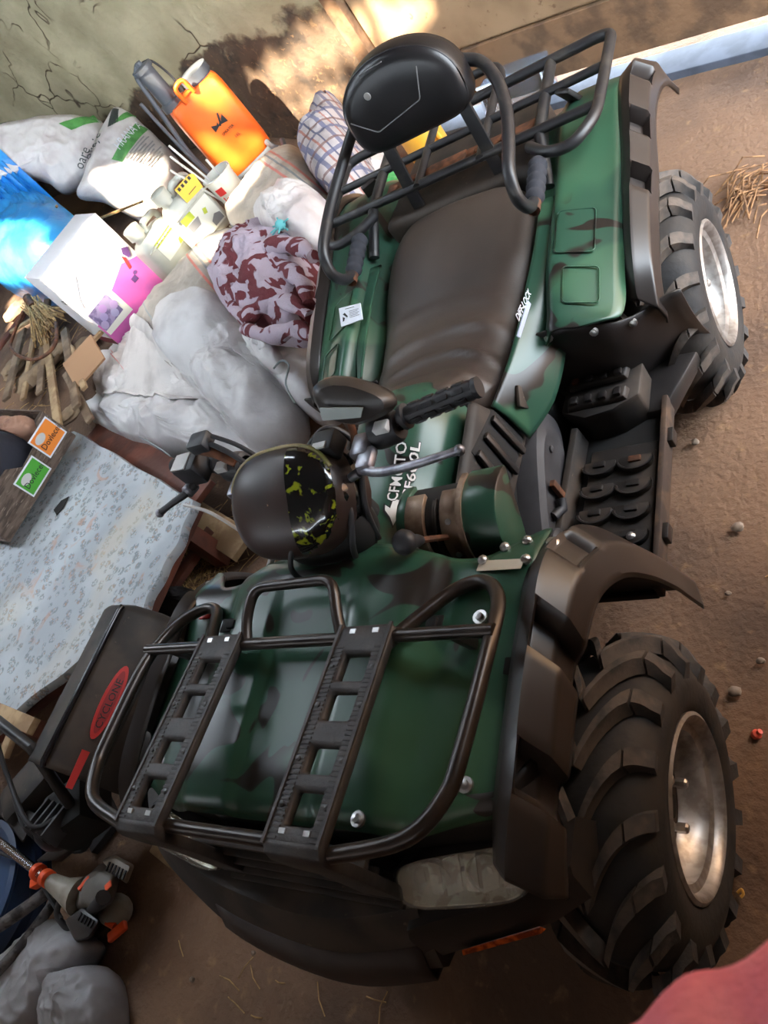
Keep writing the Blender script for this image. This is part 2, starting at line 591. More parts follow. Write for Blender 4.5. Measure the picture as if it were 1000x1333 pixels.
# ---- wheels
def wheel(side, y, xc, w, R, zc, tag_):
    sx = side
    rim_r = .163
    h = w / 2
    prof = [(rim_r, h - .012), (rim_r + .012, h), (rim_r + .05, h + .004), (R - .075, h - .002), (R - .050, h - .020), (R - .036, h * .62), (R - .030, h * .25), (R - .028, 0)]
    prof = prof + [(r, -x) for r, x in reversed(prof[:-1])]
    c = (sx * xc, y, zc)
    t = MB().lathe([(r, x * sx) for r, x in prof], c, (1, 0, 0), 64).build(tag_ + '_tire', M_RUB, quad, origin=c, smooth=60)
    # one chevron lug, then copies that share its mesh
    def surf(x, lift):
        ax_ = abs(x) / h
        if ax_ < .62:
            r = R - .018 - .008 * (ax_ / .62) ** 2
        elif ax_ < .9:
            r = R - .026 - .030 * ((ax_ - .62) / .28) ** 1.6
        else:
            r = R - .056 - .26 * h * (ax_ - .9) / .1 * .8
        return r + lift
    def lug(sgn):
        bm_ = MB()
        for s0, s1 in ((.03, .70), (.735, 1.04)):
            rings = []
            for i in range(7):
                s = s0 + (s1 - s0) * i / 6
                x = sgn * h * min(s, 1.0)
                a = .46 * (1 - (1 - min(s, 1.)) ** 1.9) + .01
                hw = .042 + .020 * s
                lift = .026
                q = []
                for da, lf in ((-hw * 1.12, -.004), (-hw * .86, lift), (hw * .86, lift), (hw * 1.12, -.004)):
                    r = surf(x, lf)
                    xx = x + (sgn * .006 if s > .95 and lf > 0 else 0)
                    q.append(V(xx, -math.cos(a + da) * r, math.sin(a + da) * r))
                rings.append(q)
            bm_.loft(rings, cap=True)
        return bm_
    NL = 17
    base = {}
    for sgn in (1, -1):
        b_ = lug(sgn)
        b_.v = [p + V(c) for p in b_.v]
        o_ = b_.build('tread_lug', M_LUG, t, origin=c, smooth=30)
        base[sgn] = o_
        for k in range(1, NL):
            dup(o_, t, rot=(-2 * PI * k / NL, 0, 0))
        o_.rotation_euler = (0, 0, 0)
    for sgn, ob in base.items():
        pass
    # rim
    e = h - .002
    rp = [(rim_r + .002, e - .014), (rim_r + .004, e), (rim_r - .003, e + .004), (rim_r - .012, e - .002), (rim_r - .016, e - .016), (rim_r - .030, e - .022), (rim_r - .034, e - .05), (rim_r - .045, e - .058), (rim_r - .050, e - .075)]
    r_ = MB().lathe([(r, x * sx) for r, x in rp], c, (1, 0, 0), 64).build(tag_ + '_rim', M_RIM, quad, origin=c, smooth=50)
    d = e - .082
    dp = [(rim_r - .045, d + .006), (rim_r - .06, d), (.085, d + .004), (.07, d + .012), (.034, d + .014)]
    MB().lathe([(r, x * sx) for r, x in dp] + [(.033, (d - .02) * sx), (.001, (d - .02) * sx)], c, (1, 0, 0), 48).build('rim_disc', M_RIMD, r_, origin=c, smooth=50)
    for k in range(4):
        a = PI / 4 + k * PI / 2 + .2
        p = V(c) + V((d + .008) * sx, math.cos(a) * .056, math.sin(a) * .056)
        MB().lathe([(.0075, 0), (.0075, .022), (.0105, .022), (.0105, .038), (.006, .042), (0.0005, .042)], p, (sx, 0, 0), 8).build('wheel_nut', M_NUT, r_, smooth=30)
        a += PI / 4
        p = V(c) + V((d + .0045) * sx, math.cos(a) * .092, math.sin(a) * .092)
        b_ = MB()
        b_.prism([(math.cos(q * PI / 6) * .012, math.sin(q * PI / 6) * .022) for q in range(12)], p, V(0, math.cos(a), math.sin(a)), V(0, -math.sin(a), math.cos(a)), V(.002 * sx, 0, 0))
        b_.build('rim_hole', M_CHAS, r_, smooth=0)
for s in (1, -1):
    wheel(s, 0, .437, .215, .309, .292, 'front')
    wheel(s, 1.331, .44, .25, .309, .292, 'rear')

# ---- chassis and engine (dark mass under the plastics)
b = MB()
b.box((0, .10, .42), (.30, .55, .34)).box((0, .66, .40), (.34, .60, .40)).box((0, 1.25, .42), (.40, .80, .30))
b.box((0, .66, .24), (.40, .9, .10))
for y in (0, 1.331):
    b.tube([(-.40, y, .30), (.40, y, .30)], .03)
    for s in (1, -1):
        b.bar((s * .12, y - .1, .27), (s * .36, y, .22), .03, .03)
        b.bar((s * .12, y + .12, .27), (s * .36, y, .22), .03, .03)
        b.bar((s * .14, y + .06, .60), (s * .30, y + .03, .28), .05, .05)
b.build('chassis', M_CHAS, quad, bevel=.02)

# ---- front body
def hood_z(x, y):
    ax = abs(x)
    z = .808 + .012 * math.cos(min(1, ax / .40) * PI / 2)
    z -= .010 * smooth01(.24, .27, ax)
    z += .012 * (smooth01(.085, .10, ax) - smooth01(.215, .235, ax)) * smooth01(.27, .12, y)
    z -= .30 * max(0, -.13 - y) ** 1.25
    z += .030 * smooth01(.0, .26, y) * (1 - smooth01(.15, .3, ax))
    z -= .020 * smooth01(.30, .42, ax) * (1 - smooth01(.1, .3, y))
    z -= .05 * smooth01(.24, .36, y)
    return z
def hood_lip(v):
    return .016 * (1 - smooth01(0, .05, v))
hb = MB()
def hood(u, v):
    x = -.425 + .85 * u
    yb = .315 - .05 * smooth01(.05, .30, abs(x)) + .07 * smooth01(.32, .42, abs(x))
    yf = -.205 + .05 * smooth01(.25, .425, abs(x))
    y = yf + (yb - yf) * v
    return (x, y, hood_z(x, y) - hood_lip(v))
hb.grid(hood, 68, 40)
hood_o = hb.build('hood', M_GREEN, quad, smooth=60, solid=.006)
def on_hood(x, y, d=.0):
    return V(x, y, hood_z(x, y) + d)
# rivets, vents and small fittings on the hood
for x, y in ((.34, .15), (.36, -.12), (-.30, .12), (-.34, -.12), (.20, -.19)):
    MB().lathe([(.013, -.002), (.013, .003), (.007, .003), (.007, .009), (.0005, .01)], on_hood(x, y), (0, 0, 1), 12).build('bolt', M_NUT, hood_o, smooth=40)
for x, y in ((.405, .07), (-.22, .15), (.255, .135), (-.33, .13)):
    p = on_hood(x, y, .001)
    q = MB()
    q.box(p, (.050, .030, .004)).box(p + V(.006, 0, .004), (.02, .018, .008))
    q.build('hood_slot', M_CHAS, hood_o, bevel=.003)
MB().box(on_hood(-.36, .20, .003), (.035, .018, .005)).build('reflector', M_RED, hood_o, bevel=.002)
MB().prism([(-.04, -.01), (.045, -.014), (.05, .004), (-.036, .010)], on_hood(.36, .245, .004), (1, 0, 0), (0, 1, 0), (0, 0, .001)).build('sticker', mat('cream_sticker', (206, 196, 176), .5), hood_o, smooth=0)

# black nose below the hood, stepping down to the bumper
def nose(u, v):
    x = -.455 + .91 * u
    ax = abs(x)
    back = .028 * smooth01(.17, .20, ax) * smooth01(.05, .25, v) * (1 - smooth01(.85, 1, v)) + .30 * max(0, ax - .22) ** 1.5 + .10 * smooth01(.40, .50, ax)
    pr = [(-.150, .793), (-.205, .766), (-.222, .715), (-.262, .665), (-.268, .64), (-.25, .50)]
    t = v * (len(pr) - 1)
    i = min(int(t), len(pr) - 2)
    f = t - i
    y = pr[i][0] * (1 - f) + pr[i + 1][0] * f
    z = pr[i][1] * (1 - f) + pr[i + 1][1] * f
    z -= .03 * smooth01(.36, .50, ax) * (1 - v)
    return (x, y + back, z - .004)
MB().grid(nose, 40, 25).build('nose_panel', M_BLK, quad, smooth=50, solid=.006)
# grille bars between the rack legs
grille = MB().box((0, -.232, .715), (.40, .012, .14)).build('grille', M_CHAS, quad)
for k in range(5):
    MB().bar((-.20, -.243 - .009 * k, .775 - .030 * k), (.20, -.243 - .009 * k, .775 - .030 * k), .018, .012).build('slat', M_BLKD, grille, bevel=.002)

# headlamps
def headlamp(s):
    A, B, C_, D = V(s * .208, -.228, .722), V(s * .208, -.284, .668), V(s * .428, -.168, .712), V(s * .428, -.244, .676)
    n = (C_ - A).cross(B - A).normalized()
    if n.y > 0:
        n = -n
    def ring(k, d, sc):
        out = []
        for i in range(40):
            t = 2 * PI * i / 40
            cx = math.copysign(abs(math.cos(t)) ** .42, math.cos(t)) * sc
            cy = math.copysign(abs(math.sin(t)) ** .55, math.sin(t)) * sc
            u, v = .5 + cx / 2, .5 + cy / 2
            p = (A * (1 - u) + C_ * u) * (1 - v) + (B * (1 - u) + D * u) * v
            out.append(p + n * d)
        return out
    h_ = MB().loft([ring(0, -.03, 1.0), ring(0, .004, 1.04), ring(0, .010, 1.0), ring(0, .006, .97), ring(0, -.025, .90)], cap=True).build('headlamp', M_BLK, quad, smooth=40)
    r_ = MB().loft([ring(0, .008, .965), ring(0, -.006, .80), ring(0, -.018, .55), ring(0, -.020, .1)], cap=False)
    r_.build('lamp_reflector', M_REFL, h_, smooth=180)
    for u, rr in ((.28, .032), (.70, .032)):
        p = A * (1 - u) * .5 + C_ * u * .5 + B * (1 - u) * .5 + D * u * .5
        MB().lathe([(rr, .004), (rr * .9, -.008), (rr * .55, -.014), (.008, -.016), (.007, -.004), (.0005, -.003)], p, n, 20).build('lamp_bowl', M_REFL, h_, smooth=60)
    for k in range(6):
        u0 = .10 + .14 * k
        q = [A.lerp(C_, u0).lerp(B.lerp(D, u0), t) + n * (.002 - .010 * (k % 2)) for t in (.14, .84)]
        q2 = [A.lerp(C_, u0 + .10).lerp(B.lerp(D, u0 + .10), t) + n * (-.010 + .008 * (k % 2)) for t in (.84, .14)]
        MB().hexa(q + q2, [p - n * .004 for p in q + q2]).build('reflector_facet', M_REFL, h_, smooth=0)
    MB().loft([ring(0, .006, 1.0), ring(0, .014, .985), ring(0, .020, .90), ring(0, .024, .6), ring(0, .025, .05)], cap=True).build('lens', M_LENS, h_, smooth=60)
for s in (1, -1):
    headlamp(s)

# bumper: broad curved skirt, with separate right and left end caps and amber lamps
pb = [(-.60, -.17), (-.55, -.245), (-.45, -.305), (-.29, -.365), (-.10, -.395), (.06, -.395), (.22, -.355)]
pb = spline([(x, y, 0) for x, y in pb], 5)
rings = []
for p in pb:
    x, y = p.x, p.y
    e = smooth01(.35, .6, abs(x))
    rings.append([(x, y + .17, .655), (x, y + .075, .652), (x, y + .062, .640), (x, y + .004, .545 + .03 * e), (x, y + .008, .528 + .03 * e), (x, y + .06, .50 + .03 * e), (x, y + .17, .49 + .03 * e)])
MB().loft(rings, wrap=True, cap=True).build('bumper', M_BLKD, quad, smooth=35)
M_SKID = mat('reddish_brown_skid_plastic', (46, 34, 30), .6, c2=(58, 46, 40), scale=9, c3=(130, 124, 120), s3=70, m3=(.80, .84))
def bump_end(s):
    rings = []
    for x, y, zt in ((.20, -.345, .636), (.25, -.325, .642), (.34, -.293, .642), (.41, -.258, .638), (.462, -.215, .630)):
        rings.append([(s * x, y + .10, zt), (s * x, y + .030, zt + .002), (s * x, y + .018, zt - .012), (s * x, y + .002, zt - .085), (s * x, y + .02, zt - .10), (s * x, y + .12, zt - .11)])
    e_ = MB().loft(rings, cap=True).build('bumper_end', M_BLK, quad, smooth=30)
    MB().hexa([(s * .265, -.322, .552), (s * .265, -.322, .562), (s * .40, -.268, .565), (s * .40, -.268, .557)], [(s * .265, -.330, .566), (s * .265, -.322, .574), (s * .40, -.268, .582), (s * .40, -.278, .573)]).build('turn_signal', M_AMB, e_, bevel=.002)
for s in (1, -1):
    bump_end(s)
sk = [q for q in pb if -.31 < q.x < .20]
skid = MB().loft([[(q.x, q.y + .030, .592), (q.x, q.y - .003, .548), (q.x, q.y - .010, .520), (q.x, q.y + .03, .500)] for q in sk], wrap=False).build('skid_plate', M_SKID, quad, solid=.006, smooth=60)

# ---- fender flares (black), with recessed pockets
def flare(s, inner, lip, pockets, name, sag=1.):
    n_ = 120
    def res(pts):
        pts = spline([(p[2] if len(p) > 2 else 0, p[0], p[1]) for p in pts], 12)
        L = [0]
        for a, b_ in zip(pts, pts[1:]):
            L.append(L[-1] + (b_ - a).length)
        out = []
        for k in range(n_ + 1):
            d = L[-1] * k / n_
            i = max(j for j in range(len(L)) if L[j] <= d + 1e-9)
            i = min(i, len(pts) - 2)
            f = (d - L[i]) / max(1e-9, L[i + 1] - L[i])
            out.append(pts[i].lerp(pts[i + 1], f))
        return out
    I, O = res(inner), res(lip)
    prof = [(0, 0), (.10, .006), (.30, .012), (.42, .012), (.55, .010), (.66, .008), (.80, .006), (.93, .003), (1, 0), (1.02, -.02)]
    rings = []
    for k in range(n_ + 1):
        t = k / n_
        ring = []
        d = (O[k] - I[k])
        tang = (I[min(k + 1, n_)] - I[max(k - 1, 0)]).normalized()
        nrm = tang.cross(V(d.x, d.y, d.z)).normalized()
        if nrm.dot(V(.6, -.1, .8)) < 0:
            nrm = -nrm
        for u, bulge in [(j / 24, None) for j in range(25)] + [(1.0, -1)]:
            f = u * u * .25 + u * .75
            bl = .034 * min(1, u / .12, (1.0 - u) / .36) * (1 if u < .64 else 1)
            p = I[k] + d * u + nrm * bl
            dep = 0
            for (t0, t1, u0, u1, dd) in pockets:
                e = .007
                w_ = min(smooth01(t0 - e, t0 + e, t), 1 - smooth01(t1 - e, t1 + e, t), smooth01(u0 - .03, u0 + .02, u), 1 - smooth01(u1 - .01, u1 + .04, u) if u1 < 1 else 1)
                dep = max(dep, dd * w_)
            p = p - nrm * dep
            if bulge is not None and bulge < 0:
                p = p - V(.004, 0, .016)
            ring.append((s * p.x, p.y, p.z))
        rings.append(ring)
    return MB().loft(rings, wrap=False).build(name, M_FLARE, quad, smooth=42, solid=.005, soff=0)
f_in = [(-.215, .745, .40), (-.14, .790, .412), (.0, .803, .415), (.14, .803, .415), (.24, .79, .415), (.32, .735, .42), (.375, .64, .425), (.42, .50, .43), (.455, .36, .435), (.475, .27, .44)]
f_lip = [(-.235, .665, .475), (-.15, .715, .485), (-.02, .735, .49), (.11, .735, .495), (.21, .725, .505), (.285, .66, .515), (.335, .56, .525), (.375, .44, .53), (.40, .34, .53), (.42, .26, .53)]
for s in (1, -1):
    fl = flare(s, f_in, f_lip, [(.105, .170, .18, 1.1, .045), (.305, .372, .18, 1.1, .045), (.47, .54, .12, .60, .018)], 'front_fender_flare')
    for y, x, z in ((-.085, .437, .752), (.105, .440, .755)):
        MB().lathe([(.010, 0), (.010, .003), (.006, .004), (.006, .010), (.0005, .011)], (s * x, y, z), (s * .4, -.1, .9), 10).build('bolt', M_NUT, fl, smooth=40)
    MB().lathe([(.004, -.01), (.012, .0), (.006, .004), (.0005, .005)], (s * .436, .30, .765), (s * .3, .3, .9), 10).build('bolt', M_NUT, fl, smooth=40)
    # inner arch lining behind the wheel
    MB().loft([[(s * x, y, z) for x in (.26, .50)] for y, z in ((.445, .30), (.40, .46), (.35, .60), (.28, .70))], wrap=False).build('arch_liner', M_CHAS, quad, solid=.006)
for x, y in ((.36, .285), (.395, .30), (.33, .255), (.41, .25)):
    MB().lathe([(.009, -.004), (.009, .004), (.005, .008), (.0005, .009)], (x, y, hood_z(x, y) + .004), (0, 0, 1), 8).build('bolt', M_NUT, hood_o, smooth=40)

# ---- rear body
rear_sec = [
    (.925, [(.0, .56), (.21, .59), (.275, .62), (.30, .652), (.33, .658), (.36, .650)]),
    (.945, [(.0, .56), (.21, .59), (.275, .63), (.30, .664), (.33, .668), (.42, .630)]),
    (.98, [(.0, .56), (.21, .59), (.275, .635), (.30, .672), (.33, .676), (.455, .612)]),
    (1.10, [(.0, .60), (.22, .62), (.270, .655), (.295, .700), (.33, .702), (.458, .640)]),
    (1.28, [(.0, .64), (.23, .65), (.275, .675), (.30, .722), (.34, .722), (.458, .682)]),
    (1.42, [(.0, .66), (.23, .67), (.275, .690), (.30, .735), (.34, .737), (.458, .715)]),
    (1.55, [(.0, .68), (.22, .69), (.27, .71), (.30, .750), (.34, .755), (.458, .752)]),
    (1.66, [(.0, .69), (.21, .70), (.26, .71), (.30, .745), (.34, .752), (.456, .748)]),
    (1.76, [(.0, .66), (.20, .67), (.26, .68), (.30, .70), (.34, .705), (.45, .69)]),
    (1.82, [(.0, .58), (.20, .59), (.26, .60), (.30, .61), (.34, .61), (.44, .60)]),
]
for s in (1, -1):
    rr = []
    xs_ = []
    cols = [spline([(sec[1][i][0], sec[0], sec[1][i][1]) for sec in rear_sec], 5) for i in range(6)]
    rings = []
    for k in range(len(cols[0])):
        row = spline([c[k] for c in cols], 4)
        rings.append([(s * p.x, p.y, p.z) for p in row])
    rb = MB().loft(rings, wrap=False).build('rear_fender', M_GREEN, quad, smooth=60, solid=.006)
    r_in = [(1.03, .585, .452), (1.10, .632, .455), (1.28, .680, .455), (1.42, .714, .455), (1.55, .752, .455), (1.66, .750, .452), (1.75, .70, .448), (1.80, .62, .445)]
    r_lip = [(1.02, .515, .515), (1.09, .585, .52), (1.24, .628, .522), (1.38, .650, .522), (1.52, .684, .52), (1.64, .685, .522), (1.745, .645, .525), (1.81, .57, .53)]
    fl = flare(s, r_in, r_lip, [(.33, .40, .16, .70, .036), (.52, .59, .16, .70, .036), (.72, .79, .16, .70, .036)], 'rear_fender_flare')
    MB().lathe([(.012, -.003), (.010, .004), (.0005, .006)], (s * .500, 1.075, .605), (s * .6, -.6, .6), 12).build('bolt', M_NUT, fl, smooth=40)
    # raised outlines on the fender top
    for y0, y1, x0, x1 in ((1.12, 1.25, .315, .40), (.985, 1.08, .335, .41)):
        def on(x, y):
            r = min(range(len(rings)), key=lambda i: abs(rings[i][0][1] - y))
            q = min(rings[r], key=lambda p: abs(abs(p[0]) - x))
            return V(s * x, y, q[2] + .0015)
        MB().tube(fillet([on(x0, y0), on(x1, y0), on(x1, y1), on(x0, y1)], .012, 4, True), .0022, 6, closed=True).build('rib', M_GREEN, rb, smooth=60)
    # black mud guard facing the foot well
    def guard(u, v):
        x = .20 + .36 * u
        zt = .648 - .08 * smooth01(.35, .8, u)
        return (s * x, .945 + .10 * smooth01(.45, 1, u) + .07 * (1 - v) ** 2, .34 + (zt - .34) * v)
    g_ = MB().grid(guard, 14, 12).build('mud_guard', M_BLK, quad, smooth=60, solid=.006)
    for x in (.285, .385, .455):
        MB().lathe([(.011, 0), (.011, .003), (.007, .004), (.007, .010), (.0005, .011)], (s * x, .940 + .10 * smooth01(.45, 1, (x - .2) / .36), .628 - .075 * smooth01(.35, .8, (x - .2) / .36)), (0, -.9, .4), 10).build('bolt', M_NUT, g_, smooth=40)
# label texts on the rear fenders
fo, fu, fv, fw = frame((0.262,0.877,0.728), V((0.275,1.001,0.722)) - V((0.262,0.877,0.728)), V(-.55, .0, .8))
def plate(name, pts, m, parent, d=.0012):
    pts = [V(p) for p in pts]
    n = (pts[1] - pts[0]).cross(pts[2] - pts[1]).normalized()
    return MB().hexa([p for p in pts], [p + n * d for p in pts]).build(name, m, parent, smooth=0)

# ---- side panels below the seat and the centre body
for s in (1, -1):
    sp_ = [
        (.74, [(.190, .655), (.205, .60), (.215, .52)]),
        (.84, [(.215, .665), (.250, .600), (.265, .52)]),
        (.95, [(.232, .675), (.278, .625), (.300, .56)]),
        (1.05, [(.240, .685), (.286, .660), (.306, .60)]),
        (1.18, [(.250, .695), (.288, .685), (.310, .66)]),
        (1.34, [(.250, .705), (.285, .705), (.310, .69)])]
    cols = [spline([(q[1][i][0], q[0], q[1][i][1]) for q in sp_], 5) for i in range(3)]
    side = MB().loft([[(s * p.x, p.y, p.z + .006) for p in spline([c[k] for c in cols], 4)] for k in range(len(cols[0]))], wrap=False).build('side_panel', M_GREEN, quad, smooth=60, solid=.006)
    if s == 1:
        side_left = side
def body(u, v):
    ys = [.235, .29, .37, .45, .52, .60, .68, .76, .84]
    zs = [.800, .812, .775, .765, .768, .785, .795, .765, .70]
    ws = [.155, .145, .125, .118, .122, .13, .135, .14, .15]
    t = v * 8
    i = min(int(t), 7)
    f = t - i
    sm = lambda a: (lambda q: q[0].x)(spline([(a[max(i - 1, 0)], 0, 0), (a[i], 0, 0), (a[i + 1], 0, 0), (a[min(i + 2, 8)], 0, 0)], 20)[20 + int(round(f * 20)):])
    y, z, w = ys[i] + (ys[i + 1] - ys[i]) * f, sm(zs), sm(ws)
    a = (u - .5) * PI
    x = math.copysign(abs(math.sin(a)) ** .85, a) * w
    zz_ = z - (1 - abs(math.cos(a)) ** .55) * .20
    if abs(u - .5) > .42:
        x += math.copysign(.04 * (abs(u - .5) - .42) / .08, a)
    return (x, y, zz_)
body_o = MB().grid(body, 36, 40).build('tank_cover', M_GREEN, quad, smooth=70, solid=.006)

# decal with outlined letters on the tank side
M_DEC = mat('silver_decal', (206, 206, 204), .4)
def on_tank(px):
    return V(px)
def tank_pt(u, v, d=.002):
    p = V(body(u, v))
    a, b_ = V(body(u + .01, v)) - p, V(body(u, v + .01)) - p
    n = a.cross(b_).normalized()
    if n.x < 0:
        n = -n
    return p + n * d
# flash of the decal: a torn tail, then two lines of outlined letters
dq = [tank_pt(.77, .33), tank_pt(.85, .345), tank_pt(.83, .56), tank_pt(.70, .56)]
def dec(a, b_, d=.0):
    """a along the tank (0 front, 1 back), b_ down the side (0 top, 1 bottom)"""
    return tank_pt(.575 + .165 * b_, .268 + .29 * a, .003 + d)
def decal_poly(pts, m, name, d):
    bb = MB()
    n = len(pts)
    bb.add([dec(x, y, d) for x, y in pts], [tuple(range(n))])
    return bb.build(name, m, body_o, smooth=0)
decal_poly([(0, .62), (.12, .40), (.22, .12), (.34, .06), (.30, .28), (.42, .30), (.42, .95), (.30, 1.0), (.33, .86), (.25, .82), (.20, .70), (.12, .62)], M_INK, 'decal_outline', .0)  # black printed edge round the silver flash
decal_poly([(.04, .60), (.15, .42), (.24, .18), (.31, .14), (.27, .34), (.40, .36), (.40, .88), (.31, .92), (.29, .78), (.22, .70)], M_DEC, 'decal_flash', .0010)
def dec_text(s, a0, a1, b0, b1):
    cu = bpy.data.curves.new('lettering', 'FONT')
    for pas, (off, m, dd) in enumerate(((.05, M_INK, .0016), (.012, M_DEC, .0022))):
        cu = bpy.data.curves.new('lettering', 'FONT')
        cu.body = s
        cu.size = 1
        cu.offset = off
        cu.resolution_u = 2
        to = bpy.data.objects.new('lettering', cu)
        COL.objects.link(to)
        me = bpy.data.meshes.new_from_object(to.evaluated_get(bpy.context.evaluated_depsgraph_get()))
        bpy.data.objects.remove(to)
        if pas == 0:
            xs = [p.co.x for p in me.vertices]
            ys = [p.co.y for p in me.vertices]
            x0, x1, y0, y1 = min(xs), max(xs), min(ys), max(ys)
        q = MB()
        q.v = [dec(a0 + (a1 - a0) * (p.co.x - x0) / (x1 - x0), b0 + (b1 - b0) * (y1 - p.co.y) / (y1 - y0), dd) for p in me.vertices]
        q.f = [tuple(p.vertices) for p in me.polygons]
        q.build('lettering', m, body_o, smooth=0)
dec_text('CFMOTO', .36, 1.18, .10, .52)
dec_text('CF600L', .40, 1.20, .58, .95)

# side vents
for s in (1, -1):
    P = lambda y, z, x=.0: V(s * (.172 + x + .10 * (.80 - z)), y, z)
    vp = MB().hexa([P(.46, .705, -.02), P(.50, .52, -.02), P(.80, .50, -.02), P(.72, .72, -.02)], [P(.47, .695), P(.505, .53), P(.79, .51), P(.715, .71)]).build('vent_panel', M_BLKD, quad, bevel=.012, seg=3)
    vp2 = MB().hexa([P(.59, .70, -.01), P(.56, .55, -.01), P(.75, .52, -.01), P(.74, .66, -.01)], [P(.59, .695, .003), P(.565, .56, .003), P(.745, .53, .003), P(.735, .655, .003)])
    vp2.build('vent_recess', M_CHAS, vp, bevel=.004)
    for k in range(3):
        y0 = .585 + .055 * k
        MB().bar(P(y0 + .01, .685 - .012 * k, .010), P(y0 - .015 + .01 * k, .555 - .012 * k, .010), .018, .010, up=(1, 0, 0)).build('louver', M_BLK, vp, bevel=.003)
    MB().lathe([(.010, 0), (.010, .003), (.005, .008), (.0005, .009)], P(.485, .66, .001), (s, 0, .2), 10).build('bolt', M_NUT, vp, smooth=40)
    for k in range(2):
        p = P(.80 + .03 * k, .60 - .05 * k, .035)
        MB().box(p, (.010, .05, .06), Matrix.Rotation(.5, 3, 'X')).build('louver', M_BLKD, vp, bevel=.003)

# ---- gear selector
SX0, SX1, SCY, SCZ, SR = .120, .335, .405, .712, .090
def arc(x, a, r=SR):
    return (x, SCY - math.cos(a) * r, SCZ + math.sin(a) * r)
def arcs(x0, x1, a0, a1, r0, r1, n=14):
    bb = MB()
    bb.loft([[arc(x0, a0 + (a1 - a0) * k / n, r1), arc(x1, a0 + (a1 - a0) * k / n, r1), arc(x1, a0 + (a1 - a0) * k / n, r0), arc(x0, a0 + (a1 - a0) * k / n, r0)] for k in range(n + 1)], cap=True)
    return bb
sel = MB()
sel.loft([[arc(SX0, -1.2 + 3.4 * k / 20, .08), arc(SX1 - .055, -1.2 + 3.4 * k / 20, .08), arc(SX1 - .055, 0, .0), arc(SX0, 0, .0)] for k in range(21)], cap=True)
gear = sel.build('gear_selector', M_CHAS, quad, smooth=40)
arcs(SX0 - .012, SX0 + .012, -.9, 2.2, .0, .090).build('selector_side', M_GREEN, gear, bevel=.004)
arcs(SX1 - .075, SX1, -.9, 2.2, .0, .100).build('selector_side', M_GREEN, gear, bevel=.006)
arcs(SX1 - .082, SX1 - .070, -.8, 2.0, .095, .104).build('selector_edge', M_BARE, gear)
arcs(SX0 + .010, SX0 + .052, -.55, 1.75, .080, .091).build('gate_plate', M_BARE, gear, bevel=.002)
arcs(SX1 - .125, SX1 - .085, -.55, 1.75, .080, .091).build('gate_plate', M_BARE, gear, bevel=.002)
arcs(SX0 + .045, SX1 - .12, -.60, -.36, .080, .091).build('gate_plate', M_BARE, gear, bevel=.002)
arcs(SX0 + .045, SX0 + .075, -.40, .12, .080, .090).build('gate_plate', M_BARE, gear, bevel=.002)
for k in range(3):
    arcs(SX1 - .140 - .007 * k, SX1 - .136 - .007 * k, -.2, 1.6, .070, .085 - .003 * k).build('gate_seal', M_BLKD, gear)
for x, a in ((SX0 + .025, -.45), (SX0 + .025, .5), (SX1 - .105, -.42), (SX1 - .105, .25), (SX1 - .105, 1.0)):
    p = V(arc(x, a, .091))
    MB().lathe([(.006, -.002), (.006, .003), (.0005, .004)], p, p - V(x, SCY, SCZ), 8).build('screw', M_NUT, gear, smooth=40)
lv0, lv1 = V(.222, .345, .755), V(.208, .290, .838)
MB().tube([lv0, lv1], .006, 8).build('gear_lever', M_RUST, gear, smooth=40)
kn = (lv1 - lv0).normalized()
MB().lathe([(.008, -.012), (.012, .0), (.013, .012), (.021, .024), (.024, .036), (.020, .046), (.010, .051), (.0005, .052)], lv1, kn, 16).build('lever_knob', M_GRIP, gear, smooth=60)

# ---- seat
s_y = [.725, .75, .80, .88, .98, 1.10, 1.22, 1.34, 1.42, 1.452]
s_w = [.11, .160, .190, .214, .230, .247, .256, .250, .222, .165]
s_z = [.735, .752, .728, .690, .684, .690, .716, .742, .748, .735]
yw = spline([(y, w, z) for y, w, z in zip(s_y, s_w, s_z)], 8)
rings = []
for p in yw:
    y, w, z = p.x, p.y, p.z
    ring = []
    for k in range(41):
        a = -1.35 + 2.7 * k / 40
        x = math.copysign(abs(math.sin(a) / math.sin(1.35)) ** .80, a) * w * (1 - .05 * (abs(a) > 1.1))
        e = abs(x) / w
        zz_ = z - .018 * e ** 2 - .10 * max(0, e - .55) ** 2.2 * 4.2
        # pulled folds of the loose cover
        wr = smooth01(.76, .84, y) * (1 - smooth01(.98, 1.16, y))
        ph = y * 70 + 90 * x * x + 4.0 * noise.noise(V(x * 4, y * 5, 2))
        zz_ += wr * .0075 * max(0, math.sin(ph)) ** 2 * (.4 + abs(noise.noise(V(x * 5, y * 3, 9))) * 2.2)
        zz_ += .004 * noise.noise(V(x * 7, y * 5, 4))
        ring.append((x, y, zz_))
    ring = [(-w * .93, y, z - .14)] + ring + [(w * .93, y, z - .14)]
    rings.append(ring)
MB().loft(rings, wrap=True, cap=True).build('seat', M_SEAT, quad, smooth=60)

